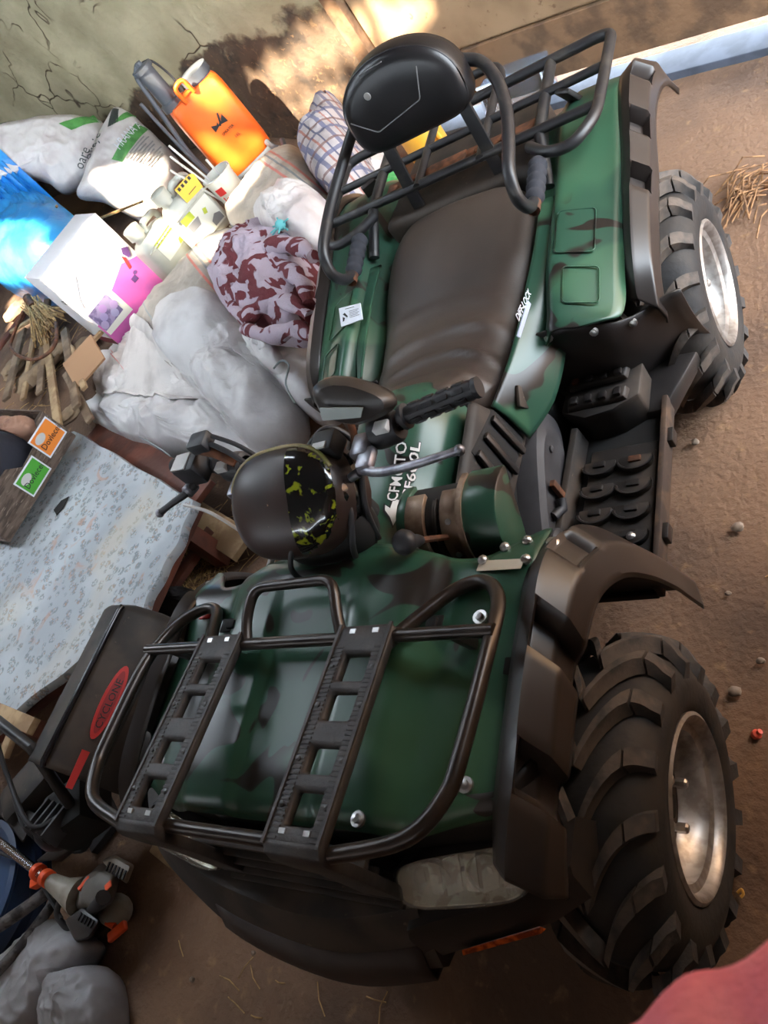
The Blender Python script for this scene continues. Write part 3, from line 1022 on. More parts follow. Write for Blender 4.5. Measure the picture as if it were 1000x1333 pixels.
# ---- front rack
rack = MB().tube([(-.415, .09, .868), (.415, .09, .868)], .0115).build('front_rack', M_TUBE, quad, smooth=60)
lp = [(.215, .070, .872), (.255, .135, .845), (.300, .195, .818), (.350, .205, .815), (.395, .155, .838), (.408, .06, .866), (.405, -.10, .886), (.395, -.165, .893), (.350, -.225, .903), (.235, -.258, .905)]
for s in (1, -1):
    MB().tube([(s * p.x, p.y, p.z) for p in spline(lp, 6)], .0125, 12).build('rack_loop', M_TUBE, rack, smooth=60)
MB().tube([(-.14, -.249, .900), (.14, -.249, .900)], .0115).build('rack_bar', M_TUBE, rack, smooth=60)
MB().tube(fillet([(-.115, .09, .868), (-.125, .135, .88), (-.115, .195, .895), (.085, .195, .895), (.10, .135, .88), (.118, .09, .868)], .03, 5), .0105, 10).build('rack_loop', M_TUBE, rack, smooth=60)
for s in (1, -1):
    # slotted plastic bridge: rails, webs, turned-down front end
    b = MB()
    xa, xb = s * .124, s * .232
    zt = lambda y: .884 + (.10 - y) * .128
    rw = .027
    xs_ = [xa, xa + s * rw, xb - s * rw, xb]
    ys_ = [-.258, -.228, -.176, -.150, -.106, -.064, -.015, .004, .054, .108]
    hl_ = {1, 3, 5, 7}
    for j in range(9):
        for i in range(3):
            if i == 1 and j in hl_:
                continue
            b.add([(xs_[q], ys_[r], zt(ys_[r])) for q, r in ((i, j), (i + 1, j), (i + 1, j + 1), (i, j + 1))], [(0, 1, 2, 3)])
    st = b.build('rack_bridge', M_STRAP, rack, solid=.022, smooth=30)
    if st.data.polygons[0].normal.z < 0:
        st.data.flip_normals()
    bv_ = st.modifiers.new('edges', 'BEVEL')
    bv_.width = .007
    bv_.segments = 2
    bv_.limit_method = 'ANGLE'
    for k, (x0, x1) in enumerate(((xa, xa + s * .003), (xb - s * .003, xb))):
        MB().bar((x0, .108, zt(.108) + .001), (x0, -.258, zt(-.258) + .001), .006, .004).build('bridge_edge', M_STRAP, st)
    b = MB()
    xm = (xa + xb) / 2
    hw = abs(xb - xa) / 2
    yf, zf = -.258, zt(-.258)
    b.loft([[(xm - hw * k, yf - dy, zf - dz), (xm + hw * k, yf - dy, zf - dz), (xm + hw * k, yf - dy + .02, zf - dz - .004), (xm - hw * k, yf - dy + .02, zf - dz - .004)] for k, dy, dz in ((1, 0, 0), (1, .012, .006), (1, .018, .024), (1, .018, .075), (.72, .016, .12), (.70, .02, .25))], cap=True)
    b.build('bridge_leg', M_STRAP, rack, bevel=.003)
    for y in (.094, -.238):
        for x in (xa + s * .030, xb - s * .030):
            MB().box((x, y, zt(y)), (.012, .008, .004)).build('clip_slot', M_NUT, st)
    for y in (.028, -.04, -.13, -.20):
        for x in (xa + s * .011, xb - s * .011):
            MB().lathe([(.005, 0), (.005, .002), (.0005, .003)], (x, y, zt(y)), (0, 0, 1), 8).build('rivet', M_BLK, st)
    # fluted rail tops
    b = MB()
    for k in range(40):
        y = .064 - .008 * k
        for x in (xa + s * .013, xb - s * .013):
            b.box((x, y, zt(y) + .0003), (.018, .0035, .002))
    b.build('fluting', M_STRAP, st, smooth=0)['kind'] = 'stuff'
    MB().bar((s * .34, .09, .868), (s * .34, .10, .800), .016, .02).build('rack_foot', M_BLK, rack, bevel=.003)

# ---- rear rack
RZ = .797
rr_ = MB().tube([(-.415, 1.502, RZ), (.415, 1.502, RZ)], .0135).build('rear_rack', M_TUBE2, quad, smooth=60)
lp = fillet([(.245, 1.455, .792), (.30, 1.395, .793), (.37, 1.375, .796), (.424, 1.45, .80), (.432, 1.62, .802), (.437, 1.785, .803), (.40, 1.80, .803), (.12, 1.80, .803), (0, 1.80, .803)], .05, 6)
for s in (1, -1):
    MB().tube([(s * p.x, p.y, p.z) for p in lp], .0145, 12).build('rack_loop', M_TUBE2, rr_, smooth=60)
    MB().tube([(s * .275, 1.37, .72), (s * .265, 1.50, .79), (s * .265, 1.81, .80)], .0155, 10).build('rack_rail', M_TUBE2, rr_, smooth=60)
    MB().tube([(s * .10, 1.49, .80), (s * .10, 1.81, .803)], .012, 10).build('rack_rail', M_TUBE2, rr_, smooth=60)
    MB().bar((s * .315, 1.63, .80), (s * .335, 1.66, .735), .05, .014).build('rack_foot', M_BLK, rr_, bevel=.003)
MB().tube([(-.425, 1.655, .80), (.425, 1.655, .80)], .012).build('rack_bar', M_TUBE2, rr_, smooth=60)
MB().tube(fillet([(-.12, 1.80, .803), (-.10, 1.90, .82), (.10, 1.90, .82), (.12, 1.80, .803)], .05, 5), .013).build('rack_loop', M_TUBE2, rr_, smooth=60)
for s in (1, -1):
    for a in (1.502, 1.655):
        pass
MB().box((.02, 1.56, .785), (.50, .05, .006)).box((-.02, 1.545, .792), (.12, .06, .008)).build('mount_plate', M_RUST, rr_, bevel=.002)
for x in (-.20, -.14, .08, .16):
    MB().lathe([(.014, 0), (.014, .006), (.006, .010), (.0005, .011)], (x, 1.55, .789), (0, 0, 1), 10).build('bolt', M_RUST, rr_, smooth=40)
# tail cover and black deck under the rack
MB().hexa([(-.24, 1.45, .60), (.24, 1.45, .60), (.22, 1.80, .60), (-.22, 1.80, .60)], [(-.255, 1.462, .738), (.255, 1.462, .738), (.22, 1.79, .735), (-.22, 1.79, .735)]).build('tail_deck', M_BLKD, quad, bevel=.02, seg=3)

# ---- backrest with looped arm rails
PC = V(0, 1.515, 1.022)
bu, bv = V(1, 0, 0), V(0, .12, 1).normalized()
bw = bu.cross(bv)
def pad_ring(sc, d, n=56):
    out = []
    for k in range(n):
        t = 2 * PI * k / n
        x, y = math.cos(t), math.sin(t)
        if y >= 0:
            q = (x, abs(y) ** .95 * 1.0)
        else:
            q = (math.copysign(abs(x) ** .30, x), -abs(y) ** .62 * .80)
        out.append(PC + bu * q[0] * .176 * sc + bv * (q[1] * .130 * (1 if y >= 0 else .9) * sc) + bw * d)
    return out
pad = MB().loft([pad_ring(s, d) for s, d in ((.02, .052), (.45, .051), (.75, .047), (.88, .040), (.955, .026), (.985, .012), (1.0, -.012), (.99, -.034), (.93, -.042), (.02, -.042))], cap=True).build('backrest', mat('black_vinyl', (21, 20, 22), .34, c2=(30, 28, 29), scale=9, bump=.05, bscale=260), quad, smooth=60)
M_SEAM = mat('grey_thread', (112, 110, 110), .7)
def seam(pts):
    return MB().tube([PC + bu * x + bv * y + bw * (.0520 - .012 * (abs(x) / .176) ** 3) for x, y in pts], .0018, 5)
seam(fillet([(-.145, .02), (-.085, -.030), (.060, -.005), (.092, .066)], .008)).build('seam', M_SEAM, pad)
seam([(-.05, .112), (.02, .114)]).build('seam', M_SEAM, pad)
pr_ = pad_ring(.958, .024)
MB().tube(pr_, .0022, 6, closed=True).build('piping', M_TUBE2, pad, smooth=60)
MB().lathe([(.010, .0), (.008, .002), (.0005, .003)], PC + bv * .06 + bw * .0515 - bu * .06, bw, 12).build('button', mat('worn_silver_dot', (150, 146, 142), .5), pad)
for s in (1, -1):
    MB().bar((s * .12, 1.53, .99), (s * .13, 1.49, .74), .036, .010, up=(0, 1, 0)).build('backrest_bracket', M_TUBE2, quad, bevel=.002)
    arm = spline([(s * .15, 1.565, 1.02), (s * .20, 1.555, .995), (s * .240, 1.49, .962), (s * .266, 1.39, .935), (s * .276, 1.29, .914), (s * .278, 1.212, .892), (s * .278, 1.182, .845), (s * .278, 1.205, .796), (s * .278, 1.25, .774)], 6)
    ra = MB().tube(arm, .0155, 12).build('arm_rail', M_TUBE2, quad, smooth=60)
    g0, g1 = V(s * .278, 1.25, .774), V(s * .278, 1.385, .790)
    pr = [(.012, -.004)]
    for k in range(5):
        pr += [(.0195, .004 + .026 * k), (.0235, .011 + .026 * k), (.024, .018 + .026 * k), (.0195, .026 + .026 * k)]
    pr += [(.012, .140), (.0005, .142)]
    MB().lathe(pr, g0, g1 - g0, 14).build('foam_sleeve', M_FOAM, ra, smooth=60)
    MB().lathe([(.0165, -.03), (.0165, -.002)], g0 + V(0, 0, 0), g1 - g0, 12).build('rail_end', M_RUST, ra, smooth=60)

# ---- handlebar
hbp = spline([(.385, .474, .990), (.22, .452, .984), (.12, .43, .955), (.06, .42, .935), (-.06, .42, .935), (-.12, .43, .955), (-.22, .452, .984), (-.385, .474, .990)], 6)
hb_ = MB().tube(hbp, .011, 10).build('handlebar', M_TUBE2, quad, smooth=60)
MB().lathe([(.035, .66), (.032, .80), (.03, .93)], (0, .40, 0), (0, .03, 1), 14, cap=True).build('steering_stem', M_CHAS, hb_, smooth=40)
for s in (1, -1):
    a, e = V(s * .235, .4535, .985), V(s * .388, .474, .990)
    L = (e - a).length
    prof = [(.012, 0), (.024, 0), (.024, .008), (.0165, .010)] + [(.0165 + .002 * (k % 2), .012 + (L - .022) * k / 14) for k in range(15)] + [(.0185, L - .008), (.0185, L), (.0005, L)]
    gp = MB().lathe(prof, a, e - a, 14).build('grip', M_GRIP, hb_, smooth=50)
    b = MB()
    for k in range(4):
        for q in range(6):
            d = (e - a).normalized()
            c = a + d * (.030 + .030 * k)
            sd = d.cross(V(0, 0, 1)).normalized()
            up = sd.cross(d)
            an = q * PI / 3
            b.box(c + (sd * math.cos(an) + up * math.sin(an)) * .0180, (.022, .010, .004), Matrix((d, sd * math.sin(an) - up * math.cos(an), sd * math.cos(an) + up * math.sin(an))).transposed())
    b.build('grip_pad', M_GRIP, gp, bevel=.001)
    # switch housing beside the grip
    MB().lathe([(.022, 0), (.030, .004), (.032, .02), (.031, .05), (.026, .058), (.012, .060)], (s * .165, .441, .972), (s, .1, .08), 16).build('switch_box', M_GRIP, hb_, smooth=40)
    MB().box((s * .205, .428, 1.000), (.030, .022, .014)).build('switch_label', M_DEC, hb_, bevel=.002)
    # clamp, lever bracket and blade
    MB().box((s * .150, .415, .972), (.040, .050, .034)).box((s * .165, .385, .975), (.034, .046, .020)).build('lever_bracket', M_ALU, hb_, bevel=.006)
    br = spline([(s * .150, .372, .966), (s * .20, .352, .972), (s * .27, .340, .985), (s * .335, .342, .990), (s * .372, .350, .987)], 5)
    if s < 0:
        br = spline([(-0.293,0.41,0.988), (-0.31,0.39,0.988), (-0.344,0.37,0.989), (-0.386,0.355,0.983)], 5)
        MB().lathe([(.012, 0), (.014, .006), (.014, .026), (.010, .03), (.0005, .03)], (-0.301,0.415,0.983), V((-0.31,0.39,0.988)) - V((-0.301,0.415,0.983)), 12).build('lever_pivot', M_ALU, hb_, smooth=40)
    n_ = len(br)
    MB().tube(br, [.010 - .004 * k / n_ if k < n_ - 3 else .0075 for k in range(n_)], 8).build('brake_lever', M_ALU if s > 0 else M_GRIP, hb_, smooth=60)
    MB().ball(br[-1], .0098, 10, 8).build('lever_tip', M_ALU, hb_)
    MB().lathe([(.009, 0), (.009, .02), (.006, .022), (.006, .034)], (s * .138, .372, .958), (-s, -.25, -.2), 10).build('cable_adjuster', M_ALU, hb_, smooth=40)
    # brake fluid box
    fb = MB().box((s * .085, .415, 1.0), (.052, .048, .040)).build('fluid_box', M_GRIP, hb_, bevel=.005) if s > 0 else MB().box((-.282, .432, 1.012), (.062, .052, .056)).box((-.225, .455, 1.055), (.050, .040, .030)).build('fluid_box', M_GRIP, hb_, bevel=.006)
    if s > 0:
        MB().box((.085, .400, 1.0215), (.030, .014, .003)).build('box_label', M_DEC, fb)
    else:
        MB().hexa([(-.312, .410, 1.040), (-.270, .408, 1.040), (-.270, .45, 1.040), (-.312, .45, 1.040)], [(-.312, .410, 1.043), (-.270, .408, 1.043), (-.270, .45, 1.043), (-.312, .45, 1.043)]).build('box_label', M_DEC, fb, smooth=0)
MB().tube(spline([(-.165, .43, 1.0), (-.20, .44, 1.03), (-.245, .45, 1.045)], 4), .011).build('throttle_stub', M_RUST, hb_, smooth=60)
# mirror seen from behind
mc = V(.170, .455, 1.055)
def mring(f, d):
    out = []
    for k in range(24):
        t = 2 * PI * k / 24
        x, y = math.cos(t), math.sin(t)
        x = x * .066 + (.012 if x > 0 else 0)
        y = math.copysign(abs(y) ** .7, y) * .036 * (1 - .45 * max(0, x) / .078)
        out.append(mc + V(x * f, 0, -x * f * .34) + V(.06, .50, .86).normalized() * y * f * 1.25 + V(-.30, .80, -.50).normalized() * d * 1.1)
    return out
mi = MB().loft([mring(.3, -.030), mring(.8, -.022), mring(1, -.004), mring(1.0, .010), mring(.94, .014)], cap=True).build('mirror', M_BLK, hb_, smooth=40)
MB().hexa(*[[mc + V(-x_, 0, 0) + V(1, 0, -.34) * (x_ + xx) + V(.06, .50, .86).normalized() * yy + V(-.30, .80, -.50).normalized() * dd for x_, xx, yy in ((.0, -.050, -.026), (.0, .020, -.020), (.0, .030, -.002), (.0, -.046, -.002))] for dd in (-.037, -.042)]).build('mirror_pane', M_WGLASS, mi, smooth=0)
MB().tube([mc + V(-.03, .0, -.03), (.128, .44, .985), (.115, .43, .96)], .007, 8).build('mirror_stalk', M_RUST, mi, smooth=60)

# instrument cowl
CC = V(-.018, .330, .962)
cu_, cd = V(1, 0, 0), V(0, .82, .57).normalized()
cn = cu_.cross(cd)
if cn.z < 0:
    cn = -cn
def cowl_pt(t, f, d):
    x, y = math.cos(t), math.sin(t)
    x = math.copysign(abs(x) ** .72, x)
    y = math.copysign(abs(y) ** .78, y)
    wx = .136 * (1 - .10 * max(0, -y) - .04 * max(0, y))
    return CC + cu_ * (x * wx * f) + cd * (y * .105 * f) + cn * d
rings = []
for f, d in ((1.0, -.085), (1.02, -.03), (1.0, .0), (.985, .012), (.95, .020), (.80, .034), (.6, .044), (.4, .050), (.2, .053), (.02, .054)):
    rings.append([cowl_pt(2 * PI * k / 64, f, d) for k in range(64)])
cowl = MB().loft(rings).build('instrument_cowl', M_POD, quad, smooth=50)
def cowl_h(f):
    tb = ((0, .054), (.2, .053), (.4, .050), (.6, .044), (.8, .034), (.95, .020), (.985, .012), (1.0, .0), (1.03, -.06))
    for (a, p_), (b_, q_) in zip(tb, tb[1:]):
        if f <= b_:
            return p_ + (q_ - p_) * (f - a) / (b_ - a)
    return -.06
def cowl_xy(x, y, lift):
    """x, y in half-widths of the cowl"""
    y = max(-1, min(1, y))
    f = (abs(x) ** 2.6 + abs(y) ** 2.5) ** (1 / 2.55)
    wx = .136 * (1 - .10 * max(0, -y) - .04 * max(0, y))
    if f > 1.03:
        x, y = x * 1.03 / f, y * 1.03 / f
        f = 1.03
    return CC + cu_ * x * wx + cd * y * .105 + cn * (cowl_h(f) + lift)
MB().grid(lambda u, v: cowl_xy(.30 + .07 * math.sin(v * PI) + .78 * u, -1.15 + 2.15 * v, .004), 16, 30).build('cowl_panel', M_PODG, cowl, smooth=60)
MB().tube([cowl_pt(2 * PI * k / 64, .992, .012) for k in range(4, 30)], .0045, 8).build('cowl_edge', M_RIMY, cowl, smooth=60)
# cables round the cowl and stem
for pts, r in (([(.12, .365, .952), (.08, .33, .965), (.03, .275, .955), (-.02, .225, .905), (-.03, .235, .83), (.02, .29, .79)], .0055),
               ([(.10, .36, .94), (.11, .31, .92), (.09, .27, .87), (.05, .28, .80)], .006),
               ([(.13, .40, .95), (.12, .34, .90), (.10, .32, .82)], .006),
               ([(-.20, .45, 1.05), (-.15, .43, 1.02), (-.10, .40, .97), (-.06, .38, .90)], .006),
               ([(-.19, .46, 1.06), (-.14, .45, 1.02), (-.08, .42, .96)], .005),
               ([(.02, .43, .99), (.07, .46, 1.0), (.10, .45, .94), (.06, .40, .84)], .006),
               ([(.05, .40, .96), (.085, .36, .90), (.07, .33, .82)], .007)):
    MB().tube(spline(pts, 6), r, 8).build('cable', M_GRIP, hb_, smooth=60)
MB().tube(spline([(-.385, .405, .935), (-.30, .38, .92), (-.20, .33, .87), (-.18, .31, .84)], 5), .004, 6).build('cable', M_DEC, hb_, smooth=60)
# headlamp surround in front of the cowl (pale edge seen past it)
MB().tube(fillet([(-.20, .27, .80), (-.17, .33, .83), (-.08, .34, .83), (-.06, .28, .805)], .03, 5), .007, 8).build('cowl_lip', M_DEC, quad, smooth=60)
MB().ball((0, .33, .87), (.115, .075, .10), 20, 12).build('cowl_base', M_CHAS, quad)

# ---- foot wells
M_RAILM = mat('muddy_rail', (58, 44, 36), .8, c2=(86, 66, 50), scale=20, c3=(36, 32, 30), s3=9)
for s in (1, -1):
    fb = MB().hexa([(s * .20, .42, .30), (s * .455, .42, .30), (s * .455, .95, .30), (s * .20, .95, .30)], [(s * .20, .42, .322), (s * .455, .42, .322), (s * .455, .95, .322), (s * .20, .95, .322)]).build('footboard', M_CHAS, quad, bevel=.004)
    MB().hexa([(s * .33, .90, .29), (s * .458, .90, .29), (s * .535, 1.05, .31), (s * .40, 1.06, .31)], [(s * .33, .90, .345), (s * .458, .90, .345), (s * .535, 1.05, .36), (s * .40, 1.06, .36)]).build('board_wing', M_BLK, fb, bevel=.008)
    MB().bar((s * .462, .42, .335), (s * .462, .93, .335), .014, .055).build('board_rail', M_RAILM, fb, bevel=.003)
    MB().bar((s * .225, .45, .335), (s * .255, .86, .36), .018, .07).build('board_rail', M_BLKD, fb, bevel=.003)
    for y in (.56, .82):
        MB().box((s * .474, y, .335), (.016, .04, .03)).build('rail_clip', M_BLK, fb, bevel=.003)
    tr = MB().hexa([(s * .262, .50, .32), (s * .445, .50, .32), (s * .445, .83, .32), (s * .275, .83, .32)], [(s * .265, .505, .334), (s * .442, .505, .334), (s * .442, .82, .334), (s * .278, .82, .334)]).build('foot_tray', M_BLKD, fb, bevel=.006)
    for k in range(4):
        for x in (.308, .395):
            c = V(s * x, .56 + .068 * k, .336)
            arcp = [(math.cos(PI + PI * q / 10) * .040, math.sin(PI + PI * q / 10) * .026) for q in range(11)]
            pts = arcp + [(.040, .014), (-.040, .014)]
            tp = MB().loft([[c + V(px_, py_, h_) for px_, py_ in pts] for h_ in (-.006, .012)], cap=True)
            tp.build('tread_pad', M_BLKD, tr, bevel=.004)
            MB().tube([c + V(px_, py_, .013) for px_, py_ in arcp], .004, 6).build('tread_lip', M_BLK, tr, smooth=60)
            MB().box(c + V(0, .002, .014), (.030, .016, .008)).build('tread_stud', M_RUST if (k, x) == (3, .395) else M_BLK, tr, bevel=.002)
    for x, y in ((.32, .545), (.40, .555), (.34, .51), (.42, .512)):
        MB().lathe([(.011, 0), (.011, .004), (.006, .009), (.0005, .010)], (s * x, y, .348), (0, 0, 1), 10).build('bolt', M_NUT, tr, smooth=40)
    # raised rear step with serrated pads
    sp_ = MB().loft([[(s * .225, .895, z0), (s * .29, .862, z0), (s * .36, .872, z0), (s * .42, .905, z0 - .004), (s * .425, 1.0, z0), (s * .235, 1.02, z0)] for z0 in (.32, .40, .418)], cap=True).build('rear_step', M_BLKD, fb, bevel=.006)
    for y0, z0 in ((.905, .42), (.965, .425)):
        MB().hexa([(s * .245, y0 - .018, z0 - .004), (s * .395, y0 - .014, z0 - .004), (s * .40, y0 + .02, z0 - .004), (s * .245, y0 + .02, z0 - .004)], [(s * .25, y0 - .014, z0 + .012), (s * .39, y0 - .012, z0 + .012), (s * .395, y0 + .016, z0 + .016), (s * .25, y0 + .016, z0 + .016)]).build('step_pad', M_BLKD, sp_, bevel=.004)
        for k in range(4):
            MB().box((s * (.268 + .036 * k), y0, z0 + .018), (.018, .022, .010)).build('tread_stud', M_RUST if (k == 0 and y0 > .95) else M_BLK, sp_, bevel=.003)
    MB().lathe([(.009, 0), (.009, .004), (.0005, .007)], (s * .33, .98, .442), (0, 0, 1), 10).build('bolt', M_NUT, sp_, smooth=40)
    # engine side cover
    prof = []
    for k in range(36):
        t = 2 * PI * k / 36
        y, z = math.cos(t), math.sin(t)
        y = math.copysign(abs(y) ** .7, y)
        z = math.copysign(abs(z) ** .8, z)
        yy, zz_ = y * .215, z * (.078 + .02 * y)
        prof.append((yy, zz_))
    ca, sa = math.cos(-.32), math.sin(-.32)
    def ec(f, x):
        return [(s * x, .665 + (yy * ca + zz_ * sa) * f, .40 + (-yy * sa + zz_ * ca) * f) for yy, zz_ in prof]
    en = MB().loft([ec(1, .14), ec(1, .205), ec(.93, .222), ec(.78, .228), ec(.72, .232), ec(.66, .228), ec(.1, .230)], cap=True).build('engine_cover', M_GREYC, quad, smooth=40)
    MB().lathe([(.040, -.01), (.038, .02), (.030, .026), (.012, .028), (.0005, .02)], (s * .225, .54, .375), (s, 0, 0), 20).build('cover_boss', M_GREYC, en, smooth=40)
    MB().box((s * .242, .665, .415), (.014, .018, .06)).build('shift_tab', M_RUST, en, bevel=.003)
    MB().tube([(s * .232, .60, .40), (s * .246, .63, .385), (s * .246, .65, .40)], .012, 10).build('hose', M_GRIP, en, smooth=60)
    MB().lathe([(.009, 0), (.009, .005), (.0005, .007)], (s * .229, .76, .45), (s, 0, 0), 10).build('bolt', M_GREYC, en, smooth=40)

# ---- labels stuck on the rear body
pl = [(0.268,0.856,0.734), (0.268,0.863,0.721), (0.268,0.983,0.702), (0.268,0.981,0.717)]
plate('lock_label', pl, mat('silver_grey_label', (172, 182, 206), .35), side_left, .003)
d_ = V((0.268,1.011,0.714)) - V((0.268,0.898,0.743))
n_pl = (V(pl[1]) - V(pl[0])).cross(V(pl[2]) - V(pl[1])).normalized()
v_pl = n_pl.cross(d_)
if v_pl.dot(V(pl[3]) - V(pl[2])) < 0:
    v_pl = -v_pl
text('lettering', 'DIFF-LOCK', .025, V((0.268,0.891,0.741)) + n_pl * .004, d_, v_pl, M_WHITE, side_left, squash=.95)
ps = [(-0.326,1.122,0.712), (-0.248,1.12,0.714), (-0.261,1.173,0.728), (-0.347,1.19,0.724)]
stk = plate('warning_sticker', ps, M_WHITE, rb, .003)
ps = [V(p) for p in ps]
def on_st(u, v, d=.0042):
    n = (ps[1] - ps[0]).cross(ps[2] - ps[1]).normalized()
    return (ps[0] * (1 - u) + ps[1] * u) * (1 - v) + (ps[3] * (1 - u) + ps[2] * u) * v + n * d
def st_poly(q, name='print'):
    MB().add([on_st(*p) for p in q], [tuple(range(len(q)))]).build(name, M_INK, stk, smooth=0)
st_poly([(.12, .20), (.19, .24), (.24, .38), (.14, .46)])
st_poly([(.16, .60), (.26, .66), (.38, .42), (.34, .36)])
for k in range(5):
    st_poly([(.46, .30 + .09 * k), (.46, .325 + .09 * k), (.90 - .06 * (k % 2), .325 + .09 * k), (.90 - .06 * (k % 2), .30 + .09 * k)])
st_poly([(.30, .84), (.30, .87), (.72, .87), (.72, .84)])

# ================================================================ soft things
from mathutils.bvhtree import BVHTree
def star(outline, n=96, up=(0, 0, 1)):
    """closed spline through the outline, resampled round its centre"""
    pts = [V(p) for p in outline]
    m = len(pts)
    cl = spline(pts + [pts[0], pts[1]], 8)[: m * 8]
    c = sum(pts, V(0, 0, 0)) / m
    up = V(up).normalized()
    a0 = V(1, 0, 0) if abs(up.x) < .8 else V(0, 1, 0)
    e1 = (a0 - up * a0.dot(up)).normalized()
    e2 = up.cross(e1)
    pol = sorted(((math.atan2((p - c).dot(e2), (p - c).dot(e1)), (p - c)) for p in cl), key=lambda q: q[0])
    ring = []
    for k in range(n):
        a = -PI + 2 * PI * k / n
        j = next((i for i, q in enumerate(pol) if q[0] >= a), 0)
        q0, q1 = pol[j - 1], pol[j]
        d = (q1[0] - q0[0]) % (2 * PI)
        f = ((a - q0[0]) % (2 * PI)) / d if d > 1e-6 else 0
        ring.append(q0[1].lerp(q1[1], min(1, f)))
    return c, ring

PILE = []
def rest_on(p, gap=.006):
    for t in PILE:
        h = t.ray_cast(V(p.x, p.y, 3), V(0, 0, -1))[0]
        if h is not None and h.z + gap > p.z:
            p = V(p.x, p.y, h.z + gap)
    return p

def mound(outline, H, seed=1., power=2.2, fold=.02, fs=7., cr=.006, up=(0, 0, 1), base=.06, n=110, m=34, knots=(), under=.5, sink=0., pile=True):
    up = V(up).normalized()
    c, ring = star(outline, n, up)
    rings = []
    for i in range(m + 1):
        r = max(.001, i / m)
        rr = []
        for k, d in enumerate(ring):
            p = c + d * r
            h = H * max(0, 1 - r ** power) ** .5
            env = min(1, (1 - r) * 5 + .25)
            w = fold * (ridged(p, fs, seed) * .6 + ridged(p, fs * 2.1, seed + 5) * .3) * env
            w += cr * ridged(p, fs * 5, seed + 9) * env
            for kp, kr, kh in knots:
                dk = (p - V(kp)).length
                ang = math.atan2(*((p - V(kp)).to_2d()))
                g = max(0, 1 - dk / kr)
                w += kh * g * g + .012 * g * math.sin(ang * 11 + seed)
            jig = d.normalized() * (.010 * noise.noise(p * 9 + V(seed, 0, 0))) * r
            rr.append(p + jig + up * (h + w + sink))
        rings.append(rr)
    last = rings[-1]
    rings.append([c + (p - c) * 1.0 - up * base * .5 for p in last])
    rings.append([c + (p - c) * .9 - up * base for p in last])
    if pile and up.z > .9:
        rings = [[rest_on(p, .006 + .010 * (1 if i_ <= m else 0)) for p in q] for i_, q in enumerate(rings)]
    b = MB()
    b.loft(rings, cap=False)
    k0 = len(b.v)
    b.add([rings[-1][0]] + list(rings[-1]), [])
    b.f.append(tuple(k0 + 1 + k for k in range(n)))
    if pile:
        PILE.append(BVHTree.FromPolygons([tuple(p) for p in b.v], b.f))
    return b

def smat(name, base, stripes, d, rough=.8, bump=.25, bscale=90, d2=None, stripes2=(), c2=None):
    """woven cloth with coloured stripes across direction d (object space)"""
    m = mat(name, base, rough, bump=bump, bscale=bscale, c2=c2 or tuple(int(v * .86) for v in base), scale=5)
    nt = m.node_tree
    N, L = nt.nodes, nt.links
    bs = N['Principled BSDF']
    cur = bs.inputs['Base Color'].links[0].from_socket
    tc = N.new('ShaderNodeTexCoord')
    for dv, st in ((d, stripes), (d2, stripes2)):
        if not dv:
            continue
        dp = N.new('ShaderNodeVectorMath')
        dp.operation = 'DOT_PRODUCT'
        L.new(tc.outputs['Object'], dp.inputs[0])
        dp.inputs[1].default_value = V(dv).normalized()
        for period, pos, wd, col in st:
            md = N.new('ShaderNodeMath')
            md.operation = 'PINGPONG' if False else 'FLOORED_MODULO'
            L.new(dp.outputs['Value'], md.inputs[0])
            md.inputs[1].default_value = period
            cp = N.new('ShaderNodeMath')
            cp.operation = 'COMPARE'
            L.new(md.outputs[0], cp.inputs[0])
            cp.inputs[1].default_value = pos
            cp.inputs[2].default_value = wd / 2
            mx = N.new('ShaderNodeMix')
            mx.data_type = 'RGBA'
            sc = N.new('ShaderNodeMath')
            sc.operation = 'MULTIPLY'
            L.new(cp.outputs[0], sc.inputs[0])
            sc.inputs[1].default_value = .8
            L.new(sc.outputs[0], mx.inputs[0])
            L.new(cur, mx.inputs[6])
            mx.inputs[7].default_value = lin(col) + (1,)
            cur = mx.outputs[2]
    L.new(cur, bs.inputs['Base Color'])
    return m

M_PP = mat('white_woven_sack', (204, 201, 200), .55, c2=(180, 176, 176), scale=4, bump=.30, bscale=26)
M_PPG = mat('grey_woven_sack', (160, 158, 160), .62, c2=(134, 130, 130), scale=4, bump=.30, bscale=26)
M_PE = mat('white_plastic_bag', (214, 208, 204), .35, c2=(196, 186, 184), scale=6, bump=.3, bscale=30)
M_BLUE = mat('blue_plastic_bag', (60, 158, 224), .32, c2=(34, 126, 206), scale=4, bump=.5, bscale=20)
M_TOWEL = mat('towel_terry', (178, 164, 176), .95, c2=(104, 46, 52), scale=7, mix=(.50, .53), dist=2.2, bump=.5, bscale=120, detail=1.5)
M_TWINE = mat('teal_twine', (96, 176, 178), .7)
M_TWINEG = mat('grey_twine', (150, 160, 160), .8)

def one(b, name, m, label, cat, group=None, **kw):
    o = b.build(name, m, smooth=70, **kw)
    return tag(o, label, cat, group)

